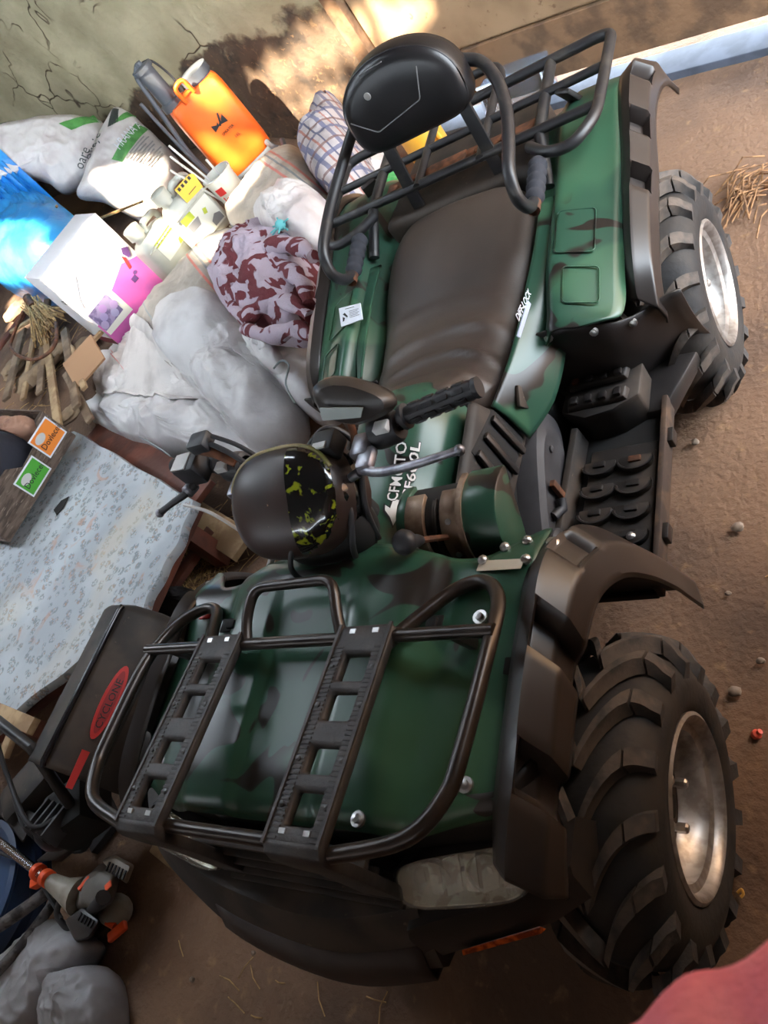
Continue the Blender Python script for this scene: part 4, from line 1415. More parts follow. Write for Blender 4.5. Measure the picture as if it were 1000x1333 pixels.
# striped grain sacks lying behind them
ST = [(.62, .10, .012, (206, 110, 100)), (.62, .135, .010, (110, 120, 128)), (.62, .165, .012, (206, 110, 100)), (.62, .40, .008, (150, 158, 160))]
M_ST = smat('striped_grain_sack', (186, 176, 164), ST, (.72, .69, 0), .65)
M_ST2 = smat('striped_grain_sack_2', (196, 184, 168), ST, (.72, .69, .1), .65)
one(mound([(-2.33,2.142,0.28),(-2.206,2.26,0.28),(-2.074,2.406,0.28),(-1.903,2.568,0.28),(-1.741,2.64,0.28),(-1.551,2.492,0.28),(-1.523,2.32,0.28),(-1.528,2.11,0.28),(-1.476,1.871,0.28),(-1.658,1.723,0.28),(-1.861,1.786,0.28),(-2.089,1.956,0.28)], .19, 7, 3.5, .030, 4, .006, base=.26), 'grain_sack', M_ST, 'full grey-white grain sack with red and grey stripes beside the pink box', 'sack', 'striped grain sacks')
one(mound([(-1.778,2.628,0.34),(-1.708,2.778,0.34),(-1.629,2.937,0.34),(-1.543,3.083,0.34),(-1.426,3.023,0.34),(-1.204,2.691,0.34),(-1.007,2.362,0.34),(-1.08,2.29,0.34),(-1.267,2.302,0.34),(-1.484,2.386,0.34)], .18, 9, 3.5, .03, 4, .006, base=.30), 'grain_sack', M_ST2, 'striped grain sack below the sprayer with a sunlit end', 'sack', 'striped grain sacks')

# white sacks in front of the striped ones
rt = thing('sack', 'flat white woven sack with a thin red stripe, its torn mouth spread behind the handlebar', 'sack', (-2.13,1.785,0.05), 'white woven sacks')
mound([(-2.842,1.885,0.13),(-2.74,1.993,0.13),(-2.377,1.954,0.13),(-2.023,1.865,0.13),(-1.683,1.674,0.13),(-1.357,1.432,0.13),(-1.204,1.294,0.13),(-1.278,1.242,0.13),(-1.483,1.292,0.13),(-1.73,1.394,0.13),(-1.941,1.441,0.13),(-2.286,1.582,0.13),(-2.651,1.768,0.13)], .13, 2, 1.8, .065, 4.0, .014).build('sack_body', M_PP, rt, smooth=70)
M_PPS = smat('striped_white_sack', (214, 208, 204), [(2.0, .93, .016, (206, 96, 96))], (.72, .69, 0), .6)
mound([(-2.955,2.286,0.2),(-2.704,2.308,0.2),(-2.527,2.315,0.2),(-2.313,2.157,0.2),(-2.17,2.124,0.2),(-1.922,1.929,0.2),(-1.771,1.759,0.2),(-1.551,1.597,0.2),(-1.754,1.595,0.2),(-2.171,1.74,0.2),(-2.578,1.883,0.2),(-2.775,2.058,0.2)], .09, 8, 1.8, .06, 4.5, .014).build('sack_mouth', M_PPS, rt, smooth=70)
tb_ = PILE[-1]
for s0 in (0,):
    pts = [tb_.ray_cast(V(V(p).x, V(p).y, 3), V(0, 0, -1))[0] for p in spline([(-2.626,2.189,0.28),(-2.455,2.045,0.28),(-2.296,1.911,0.28)], 3)]
    pts = [p for p in pts if p is not None]
    if len(pts) > 2:
        MB().loft([[p + V(-.010, .010, .008), p + V(.010, -.010, .008)] for p in pts], wrap=False).build('stripe', mat('red_stripe', (206, 104, 104), .6), rt, smooth=0)
MB().tube(spline([(-2.523,1.735,0.22),(-2.378,1.712,0.22),(-2.183,1.577,0.22),(-1.872,1.406,0.22),(-1.739,1.326,0.22)], 5), .003, 5).build('twine', M_TWINEG, rt)
one(mound([(-1.912,1.96,0.16),(-1.876,2.048,0.16),(-1.713,2.052,0.16),(-1.528,2.006,0.16),(-1.38,1.833,0.16),(-1.208,1.623,0.16),(-1.047,1.437,0.16),(-0.993,1.284,0.16),(-1.113,1.238,0.16),(-1.246,1.275,0.16),(-1.451,1.457,0.16),(-1.691,1.658,0.16),(-1.84,1.811,0.16)], .21, 3, 2.2, .065, 4.2, .012, knots=(((-1.597,1.723,0.3), .16, .04),)), 'sack', M_PP, 'full white woven sack with a slumped open mouth between two other white sacks', 'sack', 'white woven sacks')
rt = thing('sack', 'tied white woven sack standing against the far rear fender of the quad', 'sack', (-1.274,1.668,0.02), 'white woven sacks')
mound([(-1.441,1.843,0.14),(-1.335,1.89,0.14),(-1.185,1.892,0.14),(-1.017,1.738,0.14),(-0.891,1.544,0.14),(-0.866,1.367,0.14),(-0.981,1.385,0.14),(-1.171,1.545,0.14),(-1.348,1.68,0.14)], .20, 5, 2.2, .05, 5, .012, knots=(((-1.113,1.585,0.3), .15, .07),)).build('sack_body', M_PP, rt, smooth=70)
mound([(-1.304,1.74,0.36),(-1.23,1.756,0.36),(-1.117,1.649,0.36),(-0.999,1.514,0.36),(-1.025,1.476,0.36),(-1.116,1.528,0.36),(-1.224,1.636,0.36)], .06, 6, 2, .03, 9, .006).build('sack_mouth', M_PP, rt, smooth=70)
MB().tube(spline([(-1,1.442,0.4),(-0.971,1.471,0.4),(-0.917,1.431,0.4),(-0.898,1.337,0.4),(-0.812,1.225,0.4)], 5), .004, 5).build('twine', M_TWINEG, rt)

# knotted bag and towel on top of them
rt = thing('plastic_bag', 'knotted white plastic bag closed with teal twine on the striped sack', 'plastic bag', (-1.202,2.306,0.4))
mound([(-1.28,2.248,0.48),(-1.238,2.356,0.48),(-1.107,2.396,0.48),(-0.952,2.27,0.48),(-0.833,2.054,0.48),(-0.851,1.919,0.48),(-0.982,1.972,0.48),(-1.154,2.09,0.48)], .16, 4, 2, .035, 8, .006, knots=(((-1.061,2.077,0.56), .15, .05),), pile=False).build('bag_body', M_PE, rt, smooth=70)
k = V((-0.974,1.98,0.62))
for a in range(9):
    MB().tube([k, k + V(math.cos(a * .7) * .05, math.sin(a * .7) * .05, .01 - .012 * (a % 3))], .0035, 5).build('twine_end', M_TWINE, rt)
MB().ball(k, .022, 10, 8).build('knot', M_TWINE, rt)
rt = thing('towel', 'crumpled maroon and lilac patterned towel heaped on the striped sack', 'towel', (-1.27,2.004,0.35))
mound([(-1.51,2.017,0.42),(-1.509,2.172,0.42),(-1.474,2.276,0.42),(-1.342,2.314,0.42),(-1.155,2.236,0.42),(-0.992,2.094,0.42),(-0.863,1.808,0.42),(-0.8,1.508,0.42),(-0.955,1.536,0.42),(-1.148,1.631,0.42),(-1.35,1.812,0.42)], .17, 13, 2, .065, 5.5, .012, n=140, m=46).build('towel_body', M_TOWEL, rt, smooth=70)
for pts, r in (([(-1.23,1.792,0.56),(-1.203,1.894,0.56),(-1.066,1.875,0.56),(-0.899,1.758,0.56),(-0.775,1.625,0.56),(-0.713,1.509,0.56)], .035), ([(-1.12,1.85,0.6),(-1.022,1.899,0.6),(-0.86,1.83,0.6),(-0.728,1.711,0.6)], .036), ([(-1.173,1.685,0.56),(-1.053,1.582,0.56),(-0.978,1.615,0.56),(-0.847,1.578,0.56),(-0.681,1.44,0.56)], .034), ([(-1.063,1.541,0.54),(-0.9,1.452,0.54),(-0.766,1.433,0.54),(-0.653,1.35,0.54)], .032)):
    q = spline(pts, 7)
    MB().tube([p + V(0, 0, .012 * noise.noise(p * 12)) for p in q], [r * (.55 + .45 * math.sin(PI * min(.92, max(.08, i / (len(q) - 1))))) * (1 + .18 * math.sin(i * .9)) for i in range(len(q))], 14).build('towel_fold', M_TOWEL, rt, smooth=70)

M_PLAID = smat('plaid_cotton', (196, 186, 184), [(.12, .02, .02, (96, 100, 130)), (.12, .06, .01, (160, 96, 80)), (.12, .09, .008, (60, 66, 100))], (.75, .66, 0), .9, d2=(-.4, .5, .9), stripes2=[(.12, .02, .02, (96, 100, 130)), (.12, .07, .012, (120, 90, 84))])
one(mound([(-1.297,2.848,0.42),(-1.268,2.965,0.42),(-1.249,3.085,0.42),(-1.227,3.232,0.42),(-1.125,3.06,0.42),(-0.99,2.765,0.42),(-0.856,2.485,0.42),(-0.824,2.317,0.42),(-0.896,2.261,0.42),(-1.038,2.438,0.42),(-1.182,2.626,0.42)], .16, 17, 2.2, .045, 6, .008, base=.25), 'plaid_bag', M_PLAID, 'checked cloth bag sagging beside the sprayer sack, behind the rear rack', 'bag')
rt = thing('carrier_bag', 'white carrier bag with green print lying on the floor behind the rear rack', 'plastic bag', (-1.258,2.996,0))
mound([(-1.399,2.792,0.1),(-1.425,3.033,0.1),(-1.304,3.149,0.1),(-1.129,3.148,0.1),(-0.985,2.957,0.1),(-0.904,2.685,0.1),(-0.974,2.562,0.1),(-1.135,2.537,0.1),(-1.292,2.614,0.1)], .15, 21, 2.2, .04, 6, .008, pile=False).build('bag_body', M_PE, rt, smooth=70)
M_GRN = mat('green_print', (66, 168, 98), .5)
mound([(-0.959,2.576,0.22),(-0.954,2.718,0.22),(-0.872,2.741,0.22),(-0.789,2.544,0.22),(-0.804,2.39,0.22),(-0.879,2.41,0.22)], .04, 22, 2.2, .02, 8, .004, pile=False).build('green_print', M_GRN, rt, smooth=70)

# ---------------------------------------------------------------- feed sacks against the clay wall
LN = (.62, -.62, .48)
def lean(s):
    return s
rt = thing('feed_sack', 'white printed feed sack with green panels leaning on the clay wall', 'sack', (-2.921,3.322,0.33))
FO = [(-3.084,3.714,0.78),(-3.022,3.796,0.805),(-2.955,3.873,0.819),(-2.907,3.875,0.759),(-2.84,3.843,0.632),(-2.786,3.794,0.498),(-2.746,3.736,0.371),(-2.771,3.637,0.276),(-2.898,3.416,0.155),(-2.972,3.394,0.222),(-3.075,3.41,0.375),(-3.191,3.426,0.546),(-3.29,3.406,0.649),(-3.205,3.53,0.699)]
fb = mound(FO, .13, 31, 2.6, .025, 3.5, .006, up=LN, base=.10)
fs_o = fb.build('sack_body', M_PE, rt, smooth=70)
fo_, ft_ = None, None
BV = BVHTree.FromPolygons([tuple(p) for p in fb.v], fb.f)
up_ = V(LN).normalized()
def fsp(p, d=.004):
    p = V(p)
    h = BV.ray_cast(p + up_ * .6, -up_)
    return (h[0] if h[0] is not None else p) + up_ * d
def fpatch(quad_, name, m, n=14, d=.004):
    a, b_, c_, e_ = [V(p) for p in quad_]
    return MB().grid(lambda u, v: fsp((a * (1 - u) + b_ * u) * (1 - v) + (e_ * (1 - u) + c_ * u) * v, d), n, n).build(name, m, rt, smooth=70)
M_PRT = mat('green_sack_print', (92, 160, 84), .5, c2=(70, 134, 66), scale=20)
M_PRD = mat('dark_sack_print', (52, 58, 56), .5)
fpatch([(-3.047,3.623,0.615),(-3.002,3.629,0.564),(-2.834,3.828,0.604),(-2.872,3.839,0.668)], 'green_band', M_PRT)
fpatch([(-2.988,3.774,0.734),(-2.928,3.821,0.716),(-2.872,3.871,0.709),(-2.902,3.871,0.748)], 'green_leaf', M_PRT)
fpatch([(-3.012,3.759,0.745),(-2.954,3.799,0.722),(-2.935,3.864,0.781),(-2.964,3.858,0.812)], 'dark_print', M_PRD)
def ftext(s, q0, q1, size, m, d=.007, squash=1.):
    a, b_ = V(q0), V(q1)
    u = (b_ - a).normalized()
    v = up_.cross(u)
    cu = bpy.data.curves.new('lettering', 'FONT')
    cu.body = s
    cu.size = size
    cu.resolution_u = 2
    to = bpy.data.objects.new('lettering', cu)
    COL.objects.link(to)
    me = bpy.data.meshes.new_from_object(to.evaluated_get(bpy.context.evaluated_depsgraph_get()))
    bpy.data.objects.remove(to)
    w = max(p.co.x for p in me.vertices)
    k = (b_ - a).length / w
    q = MB()
    q.v = [fsp(a + u * p.co.x * k + v * p.co.y, d) for p in me.vertices]
    q.f = [tuple(p.vertices) for p in me.polygons]
    return q.build('lettering', m, rt, smooth=0)
ftext('HRANA A', (-2.993,3.676,0.613), (-2.85,3.833,0.632), .075, M_WHITE)
ftext('oraje', (-3.158,3.586,0.711), (-3.055,3.72,0.749), .10, M_PRD)
ftext('oare', (-3.215,3.535,0.718), (-3.142,3.642,0.762), .09, M_PRD)
for k in range(9):
    f = k / 8
    a = V((-2.979,3.649,0.561)).lerp(V((-2.888,3.655,0.45)), f)
    b_ = V((-2.842,3.807,0.588)).lerp(V((-2.784,3.765,0.459)), f)
    b_ = a.lerp(b_, .85 + .13 * math.sin(k * 2.3))
    q = (b_ - a).normalized().cross(up_) * .004
    MB().grid(lambda u, v: fsp(a.lerp(b_, u) + q * (v * 2 - 1), .006), 12, 1).build('small_print', mat('grey_print', (150, 150, 150), .6) if k == 0 else bpy.data.materials['grey_print'], rt, smooth=0)
rt2 = thing('sack', 'limp white plastic sack with a green corner print, at the foot of the clay wall', 'sack', (-5.312,4.972,0.33))
rt = rt2
fb = mound([(-3.75,3.677,1.19),(-3.589,3.775,1.108),(-3.361,3.886,0.959),(-3.195,3.933,0.804),(-3.174,3.875,0.703),(-3.182,3.791,0.604),(-3.301,3.663,0.593),(-3.488,3.531,0.663),(-3.552,3.549,0.77),(-3.66,3.526,0.879),(-3.865,3.399,0.98)], .12, 37, 2.4, .05, 3.2, .010, up=LN, base=.10)
fb.build('sack_body', M_PE, rt, smooth=70)
BV = BVHTree.FromPolygons([tuple(p) for p in fb.v], fb.f)
fpatch([(-3.372,3.829,0.898),(-3.325,3.823,0.83),(-3.181,3.92,0.77),(-3.209,3.946,0.838)], 'green_band', M_PRT)
one(mound([(-5.87,4.858,0.62),(-5.112,4.515,0.62),(-4.368,4.095,0.62),(-3.628,3.549,0.62),(-3.038,3.032,0.62),(-2.909,2.756,0.62),(-3.081,2.67,0.62),(-3.431,2.732,0.62),(-3.958,2.973,0.62),(-4.808,3.624,0.62)], .22, 41, 2.2, .07, 5, .020, base=.28), 'bag', M_BLUE, 'bright blue plastic bag bulging beside the pink box', 'plastic bag')

# ---------------------------------------------------------------- upright things on the bank
def upright(bl, br, tp, z=None):
    """base corners on the ground and the top above the right corner -> origin, right, up, out, width, height"""
    bl, br, tp = V(bl), V(br), V(tp)
    u = (br - bl)
    w = u.length
    u.normalize()
    n = u.cross(V(0, 0, 1)).normalized()
    return bl, u, V(0, 0, 1), n, w, tp.z - br.z

# sprayer: tank, pump cylinder, lever, straps, feet
M_OR = mat('orange_tank', (255, 116, 38), .38, c2=(246, 104, 30), scale=5)
M_GRY = mat('grey_pump_plastic', (86, 90, 96), .45)
o_, u_, z_, n_, w_, _ = upright((-2.005,3.115,0.34), (-1.762,3.339,0.34), (-1.762,3.339,0.34))
ht = .48
rt = thing('knapsack_sprayer', 'orange knapsack sprayer with a grey pump leaning against the clay wall', 'sprayer', o_ + u_ * w_ / 2)
tilt = V(.0, .0, 1)
def sp(x, y, zz_):
    """x across, y depth out, z up"""
    return o_ + u_ * x * w_ + n_ * y + z_ * zz_
def spring(zz_, k, d0, d1, n=40):
    out = []
    for i in range(n):
        t = 2 * PI * i / n
        x = math.copysign(abs(math.cos(t)) ** .35, math.cos(t)) * .5 * k + .5
        y = math.copysign(abs(math.sin(t)) ** .45, math.sin(t)) * .5 * k + .5
        out.append(sp(x, d0 + (d1 - d0) * y, zz_))
    return out
tank = MB().loft([spring(z0, k, -.20, .0) for z0, k in ((.03, .90), (.04, .97), (.10, 1.0), (.28, 1.0), (.42, .985), (.465, .95), (.485, .86), (.49, .6))], cap=True).build('tank', M_OR, rt, smooth=40)
MB().hexa([sp(.02, -.19, 0), sp(.98, -.19, 0), sp(.98, .0, 0), sp(.02, .0, 0)], [sp(.04, -.18, .045), sp(.96, -.18, .045), sp(.96, -.01, .045), sp(.04, -.01, .045)]).build('foot', M_GRY, rt, bevel=.01)
c_ = sp(.16, -.10, .48)
MB().lathe([(.062, 0), (.062, .035), (.048, .04), (.048, .21), (.058, .212), (.058, .235), (.02, .24), (.018, .26), (.0005, .262)], c_, z_, 20).build('pump', M_GRY, rt, smooth=40)
MB().tube(fillet([sp(.12, -.10, .73), sp(.0, -.10, .70), sp(-.16, -.06, .30), sp(-.14, -.05, .05)], .05), .012, 8).build('pump_lever', M_GRY, rt, smooth=60)
MB().tube(spline([sp(.2, -.12, .72), sp(.34, -.1, .70), sp(.42, -.1, .60), sp(.42, -.1, .5)], 6), .006, 8).build('hose', M_GRIP, rt, smooth=60)
MB().lathe([(.075, 0), (.075, .02), (.085, .022), (.085, .065), (.06, .07), (.0005, .07)], sp(.72, -.10, .475), z_, 24).build('lid', M_GRY, rt, smooth=40)
MB().tube(fillet([sp(.32, .0, .47), sp(.30, .012, .56), sp(.50, .012, .57), sp(.52, .0, .485)], .03), .012, 8).build('carry_handle', M_OR, rt, smooth=60)
for x in (.04, .9):
    MB().tube(spline([sp(x, .0, .06), sp(x + .02, .05, .03), sp(x + .12, .09, .0), sp(x + .2, .06, .03)], 6), .016, 6).build('strap', M_GRY, rt, smooth=60)
MB().tube(spline([sp(-.22, .0, .62), sp(-.20, .0, .30), sp(-.1, .03, .05), sp(.1, .10, .0)], 6), .009, 8).build('lance', M_GRY, rt, smooth=60)
nf = n_
def lg(pts):
    return MB().prism(pts, sp(.50, .003, .285), u_, z_, n_ * .001).build('emblem', M_INK, rt, smooth=0)
lg([(-.045, -.01), (-.01, .0), (-.004, .022), (-.018, .012), (-.045, .028)])
lg([(.004, .0), (.044, -.012), (.040, .035), (.022, .02)])
lg([(-.014, .004), (.002, .012), (.022, .055), (.030, .050), (.010, .004), (-.002, -.006)])
text('lettering', 'SPRAYER', .020, sp(.42, .004, .235), u_, z_, M_INK, rt)
text('lettering', '16L', .024, sp(.55, .004, .185), u_, z_, M_INK, rt)

# canisters
M_CAN = mat('milky_canister', (186, 188, 178), .42, c2=(170, 172, 160), scale=5)
M_LAB = mat('white_label', (212, 214, 204), .5)
M_LIME = mat('lime_print', (176, 190, 60), .5)
M_YEL = mat('yellow_label', (232, 190, 62), .5)
def canister(bl, br, ht, dp, label, cap_m, second):
    bl, br = V(bl), V(br)
    u = (br - bl)
    w = u.length
    u.normalize()
    n = u.cross(V(0, 0, 1)).normalized()
    rt = thing('canister', label, 'canister', bl + u * w / 2 - n * dp / 2, 'plastic canisters')
    def P(x, y, z):
        return bl + u * (x * w) - n * (y * dp) + V(0, 0, z * ht)
    def ring(z, k, n_=32):
        out = []
        for i in range(n_):
            t = 2 * PI * i / n_
            out.append(P(.5 + math.copysign(abs(math.cos(t)) ** .4, math.cos(t)) * .5 * k, .5 + math.copysign(abs(math.sin(t)) ** .45, math.sin(t)) * .5 * k, z))
        return out
    MB().loft([ring(z, k) for z, k in ((0, .9), (.015, .97), (.05, 1), (.66, 1), (.70, .985), (.74, .93), (.80, .80), (.83, .6), (.835, .2))], cap=True).build('body', M_CAN, rt, smooth=40)
    MB().lathe([(.034, -.02), (.034, .03), (.046, .031), (.047, .085), (.040, .09), (.0005, .09)], P(.26, .5, .80), V(0, 0, 1), 20).build('cap', cap_m, rt, smooth=40)
    MB().tube(fillet([P(.45, .5, .80), P(.50, .5, .98), P(.90, .5, .96), P(.93, .5, .78)], .03), .018, 10).build('handle', M_CAN, rt, smooth=60)
    MB().tube([P(.0, -.005, .64), P(1, -.005, .64)], .006, 6).build('seam', M_CAN, rt)
    def lab(pts, m, d=.002, name='label'):
        return MB().prism([(x * w, z * ht) for x, z in pts], bl + n * .001, u, V(0, 0, 1), n * d).build(name, m, rt, smooth=0)
    if not second:
        lab([(.22, .30), (.78, .30), (.78, .68), (.22, .68)], M_LAB)
        lab([(.22, .60), (.78, .60), (.78, .68), (.22, .68)], M_LIME, .003)
        lab([(.66, .32), (.78, .32), (.78, .42), (.70, .40)], M_LIME, .003)
        for k in range(4):
            lab([(.28 + .11 * k, .62), (.32 + .11 * k, .62), (.32 + .11 * k, .66), (.28 + .11 * k, .66)], M_INK, .004, 'pictogram')
    else:
        lab([(.12, .12), (.88, .12), (.88, .60), (.12, .60)], M_LAB)
        lab([(.12, .48), (.40, .48), (.40, .60), (.12, .60)], M_LIME, .003)
        lab([(.15, .34), (.40, .34), (.46, .46), (.15, .47)], mat('grey_print_2', (120, 120, 122), .5), .003)
        lab([(.58, .40), (.66, .38), (.70, .46), (.62, .48)], M_LIME, .003)
        lab([(.60, .15), (.86, .15), (.86, .26), (.74, .30), (.60, .24)], bpy.data.materials['grey_print_2'], .003)
        lab([(.48, .70), (.94, .68), (.98, .90), (.90, .95), (.48, .96)], M_YEL, .004, 'hazard_label')
        for k in range(4):
            lab([(.52 + .10 * k, .89), (.58 + .10 * k, .89), (.58 + .10 * k, .94), (.52 + .10 * k, .94)], M_INK, .006, 'pictogram')
        lab([(.62, .76), (.84, .76), (.84, .77), (.62, .77)], M_INK, .006, 'print')
    return rt
canister((-2.159,2.462,0.34), (-2.086,2.709,0.34), .29, .15, 'milky white canister with a small lime-edged label beside the pink box', M_CAN, False)
canister((-1.982,2.567,0.35), (-1.847,2.781,0.35), .33, .15, 'greyish canister with a yellow hazard label and printed front label', M_CAN, True)
# yoghurt bucket used as a holder for thin rods
o_ = V((-1.792,2.836,0.36))
rt = thing('yoghurt_bucket', 'white yoghurt bucket with red lettering holding thin rods beside the sprayer', 'bucket', o_)
MB().lathe([(.060, 0), (.066, .01), (.078, .20), (.084, .202), (.084, .215), (.076, .216), (.064, .03), (.0005, .028)], o_, (0, 0, 1), 28).build('body', M_LAB, rt, smooth=40)
nn_ = (V(1.01, -.385, 0) - V(o_.x, o_.y, 0)).normalized()
uu_ = V(0, 0, 1).cross(nn_)
def bk(a0, a1, z0, z1, m, name, d=.0025):
    bb = MB()
    bb.grid(lambda u, v: o_ + (nn_ * math.cos(a0 + (a1 - a0) * u) + uu_ * math.sin(a0 + (a1 - a0) * u)) * (.066 + .012 * (z0 + (z1 - z0) * v) / .20 + d) + V(0, 0, z0 + (z1 - z0) * v), 10, 1)
    return bb.build(name, m, rt, smooth=60)
bk(-.9, -.3, .13, .17, M_RED, 'red_print')
bk(-.5, .5, .02, .05, M_LIME, 'green_print')
bk(-.8, .2, .045, .065, mat('pale_blue_print', (140, 170, 210), .5), 'blue_print')
text('lettering', 'Iaurt', .062, o_ + nn_ * .079 - uu_ * .058 + V(0, 0, .085), uu_, V(0, 0, 1) + nn_ * .06, M_RED, rt)
for k, (dx, dy, h) in enumerate(((-.03, .01, .42), (-.045, .02, .38), (-.02, -.02, .45), (.01, .03, .3))):
    MB().tube([o_ + uu_ * dx + V(0, 0, .03), o_ + uu_ * (dx * 3 - .02) + nn_ * dy + V(0, 0, h)], .006, 6).build('rod', M_DEC, rt)

# pink and white appliance box
M_CARD = mat('white_carton', (232, 228, 230), .55)
M_PINK = mat('pink_carton_print', (206, 92, 168), .5, c2=(170, 84, 150), scale=3.5)
M_PLUM = mat('lilac_fruit_print', (150, 136, 172), .55, c2=(104, 92, 130), scale=16, mix=(.45, .55))
bl, br = V((-2.523,2.175,0.3)), V((-2.332,2.57,0.3))
u_ = (br - bl)
w_ = u_.length
u_.normalize()
n_ = u_.cross(V(0, 0, 1)).normalized()
bh = .50
rt = thing('carton', 'white and pink printed carton with a fruit picture standing in the sunlight', 'box', bl + u_ * w_ / 2)
def bxp(x, y, z):
    return bl + u_ * (x * w_) - n_ * y + V(0, 0, z * bh)
MB().hexa([bxp(0, 0, 0), bxp(1, 0, 0), bxp(1, .30, 0), bxp(0, .30, 0)], [bxp(0, 0, 1), bxp(1, 0, 1), bxp(1, .30, 1), bxp(0, .30, 1)]).build('carton_body', M_CARD, rt, bevel=.004)
def bp(pts, m, name, d=.002):
    return MB().prism([(x * w_, z * bh) for x, z in pts], bl + n_ * .0006, u_, V(0, 0, 1), n_ * d).build(name, m, rt, smooth=0)
bp([(.0, .012), (.985, .012), (.985, .42), (.76, .50), (.40, .40), (.28, .34), (.0, .30)], M_PINK, 'pink_print', .001)
bp([(.02, .14), (.44, .12), (.44, .44), (.02, .44)], M_LAB, 'white_frame', .002)
bp([(.02, .20), (.36, .20), (.36, .44), (.02, .44)], M_PLUM, 'fruit_picture', .003)
for k in range(5):
    x, z = .07 + .065 * k, .25 + .06 * ((k * 7) % 3)
    bp([(x + .05 * math.cos(t * PI / 6), z + .045 * math.sin(t * PI / 6)) for t in range(12)], mat('lilac_fruit_%d' % k, (160 - 10 * (k % 2), 146 - 8 * (k % 3), 182), .5), 'fruit', .0034 + .0003 * k)
bp([(.70, .27), (.78, .27), (.78, .33), (.70, .33)], mat('violet_print', (84, 52, 104), .5), 'print')
bp([(.80 + .03 * math.cos(t * PI / 5), .34 + .02 * math.sin(t * PI / 5)) for t in range(10)], bpy.data.materials['violet_print'], 'print')
bp([(.78, .40), (.82, .40), (.86, .50), (.83, .55)], M_RED, 'print')
bp([(.88, .48), (.92, .48), (.97, .56), (.90, .60), (.86, .55)], bpy.data.materials['violet_print'], 'print')
bp([(.06, .52), (.10, .60), (.30, .80), (.28, .84), (.05, .62)], M_LAB, 'white_print')
# left side: plain print, CE mark, dark red strip along the foot
def bs_(pts, m, name, d=.002):
    return MB().prism([(x, z * bh) for x, z in pts], bl - u_ * .0006, -n_, V(0, 0, 1), -u_ * d).build(name, m, rt, smooth=0)
bs_([(0, .01), (.295, .01), (.295, .10), (0, .10)], mat('dark_red_print', (128, 56, 62), .5), 'red_strip')
text('lettering', 'CE', .04, bl - u_ * .002 - n_ * .12 + V(0, 0, .62 * bh), n_, V(0, 0, 1), M_INK, rt)

# shallow fruit tray with clothes
M_TRAY = mat('wood_print_cardboard', (104, 88, 76), .7, c2=(70, 56, 48), scale=12, stretch=(1, 1, 6), c3=(140, 124, 110), s3=20, m3=(.58, .7))
M_NAVY = mat('dark_navy_cloth', (34, 36, 48), .75, c2=(24, 26, 36), scale=8, bump=.4, bscale=25)
bl, br = V((-2.448,1.117,0.36)), V((-2.371,1.484,0.36))
u_ = (br - bl)
w_ = u_.length
u_.normalize()
n_ = u_.cross(V(0, 0, 1)).normalized()
rt = thing('fruit_tray', 'printed cardboard fruit tray with orange and green labels, full of clothes', 'box', bl + u_ * w_ / 2)
TH, TD, TL = .20, .44, 1.55
def tp_(x, y, z):
    return bl + u_ * (x * w_) - n_ * y + V(0, 0, z)
def slab(a, b_, c_, d_, th, name, m=M_TRAY):
    n = (V(b_) - V(a)).cross(V(d_) - V(a)).normalized() * th
    return MB().hexa([V(p) for p in (a, b_, c_, d_)], [V(p) + n for p in (a, b_, c_, d_)]).build(name, m, rt, bevel=.001, smooth=0)
x0 = 1 - TL
slab(tp_(x0, 0, 0), tp_(1, 0, 0), tp_(1, TD, 0), tp_(x0, TD, 0), .006, 'bottom')
fr = MB().prism([(x0 * w_, 0), (w_, 0), (w_, TH), (.86 * w_, TH), (.74 * w_, TH * .72), (.30 * w_, TH * .66), (.16 * w_, TH * .95), (x0 * w_, TH)], bl, u_, V(0, 0, 1), n_ * .006).build('front_panel', M_TRAY, rt, smooth=0)
slab(tp_(1, 0, 0), tp_(1, TD, 0), tp_(1, TD, TH + .05), tp_(1, 0, TH), .006, 'end_panel')
slab(tp_(1, TD, 0), tp_(x0, TD, 0), tp_(x0, TD, TH), tp_(1, TD, TH), .006, 'back_panel')
M_LO = mat('orange_label', (240, 140, 50), .5)
M_LG = mat('green_label', (76, 168, 52), .5)
def tl(x0_, x1, z0, z1, m, word):
    f = n_ * .0065
    MB().prism([((x0_ - .02) * w_, z0 - .008), ((x1 + .02) * w_, z0 - .008), ((x1 + .02) * w_, z1 + .008), ((x0_ - .02) * w_, z1 + .008)], bl + f, u_, V(0, 0, 1), n_ * .001).build('label_edge', M_WHITE, rt, smooth=0)
    MB().prism([(x0_ * w_, z0), (x1 * w_, z0), (x1 * w_, z1), (x0_ * w_, z1)], bl + f, u_, V(0, 0, 1), n_ * .002).build('label_paper', m, rt, smooth=0)
    cx, cz = x0_ * w_ + .30 * (x1 - x0_) * w_, z1 - .030
    MB().prism([(cx + .032 * math.cos(t * PI / 9), cz + .020 * math.sin(t * PI / 9)) for t in range(18)], bl + f, u_, V(0, 0, 1), n_ * .003).build('label_oval', M_DEC, rt, smooth=0)
    text('lettering', word, .042, bl + u_ * (x0_ + .06 * (x1 - x0_)) * w_ + f + n_ * .0025 + V(0, 0, z0 + .03), u_, V(0, 0, 1), M_INK, rt, squash=.9)
tl(.60, .96, .055, .165, M_LO, 'Dovlecei')
tl(.08, .46, .025, .12, M_LG, 'Dovlecei')
jk = one(mound([tp_(x, y, TH * .7) for x, y in ((-.42, .06), (-.1, .05), (.3, .06), (.62, .10), (.70, .20), (.52, .32), (.2, .38), (-.2, .40), (-.45, .3))], .14, 51, 2.2, .05, 6, .010, base=.10), 'dark_jacket', M_NAVY, 'dark navy cloth bundled inside the fruit tray', 'clothes')
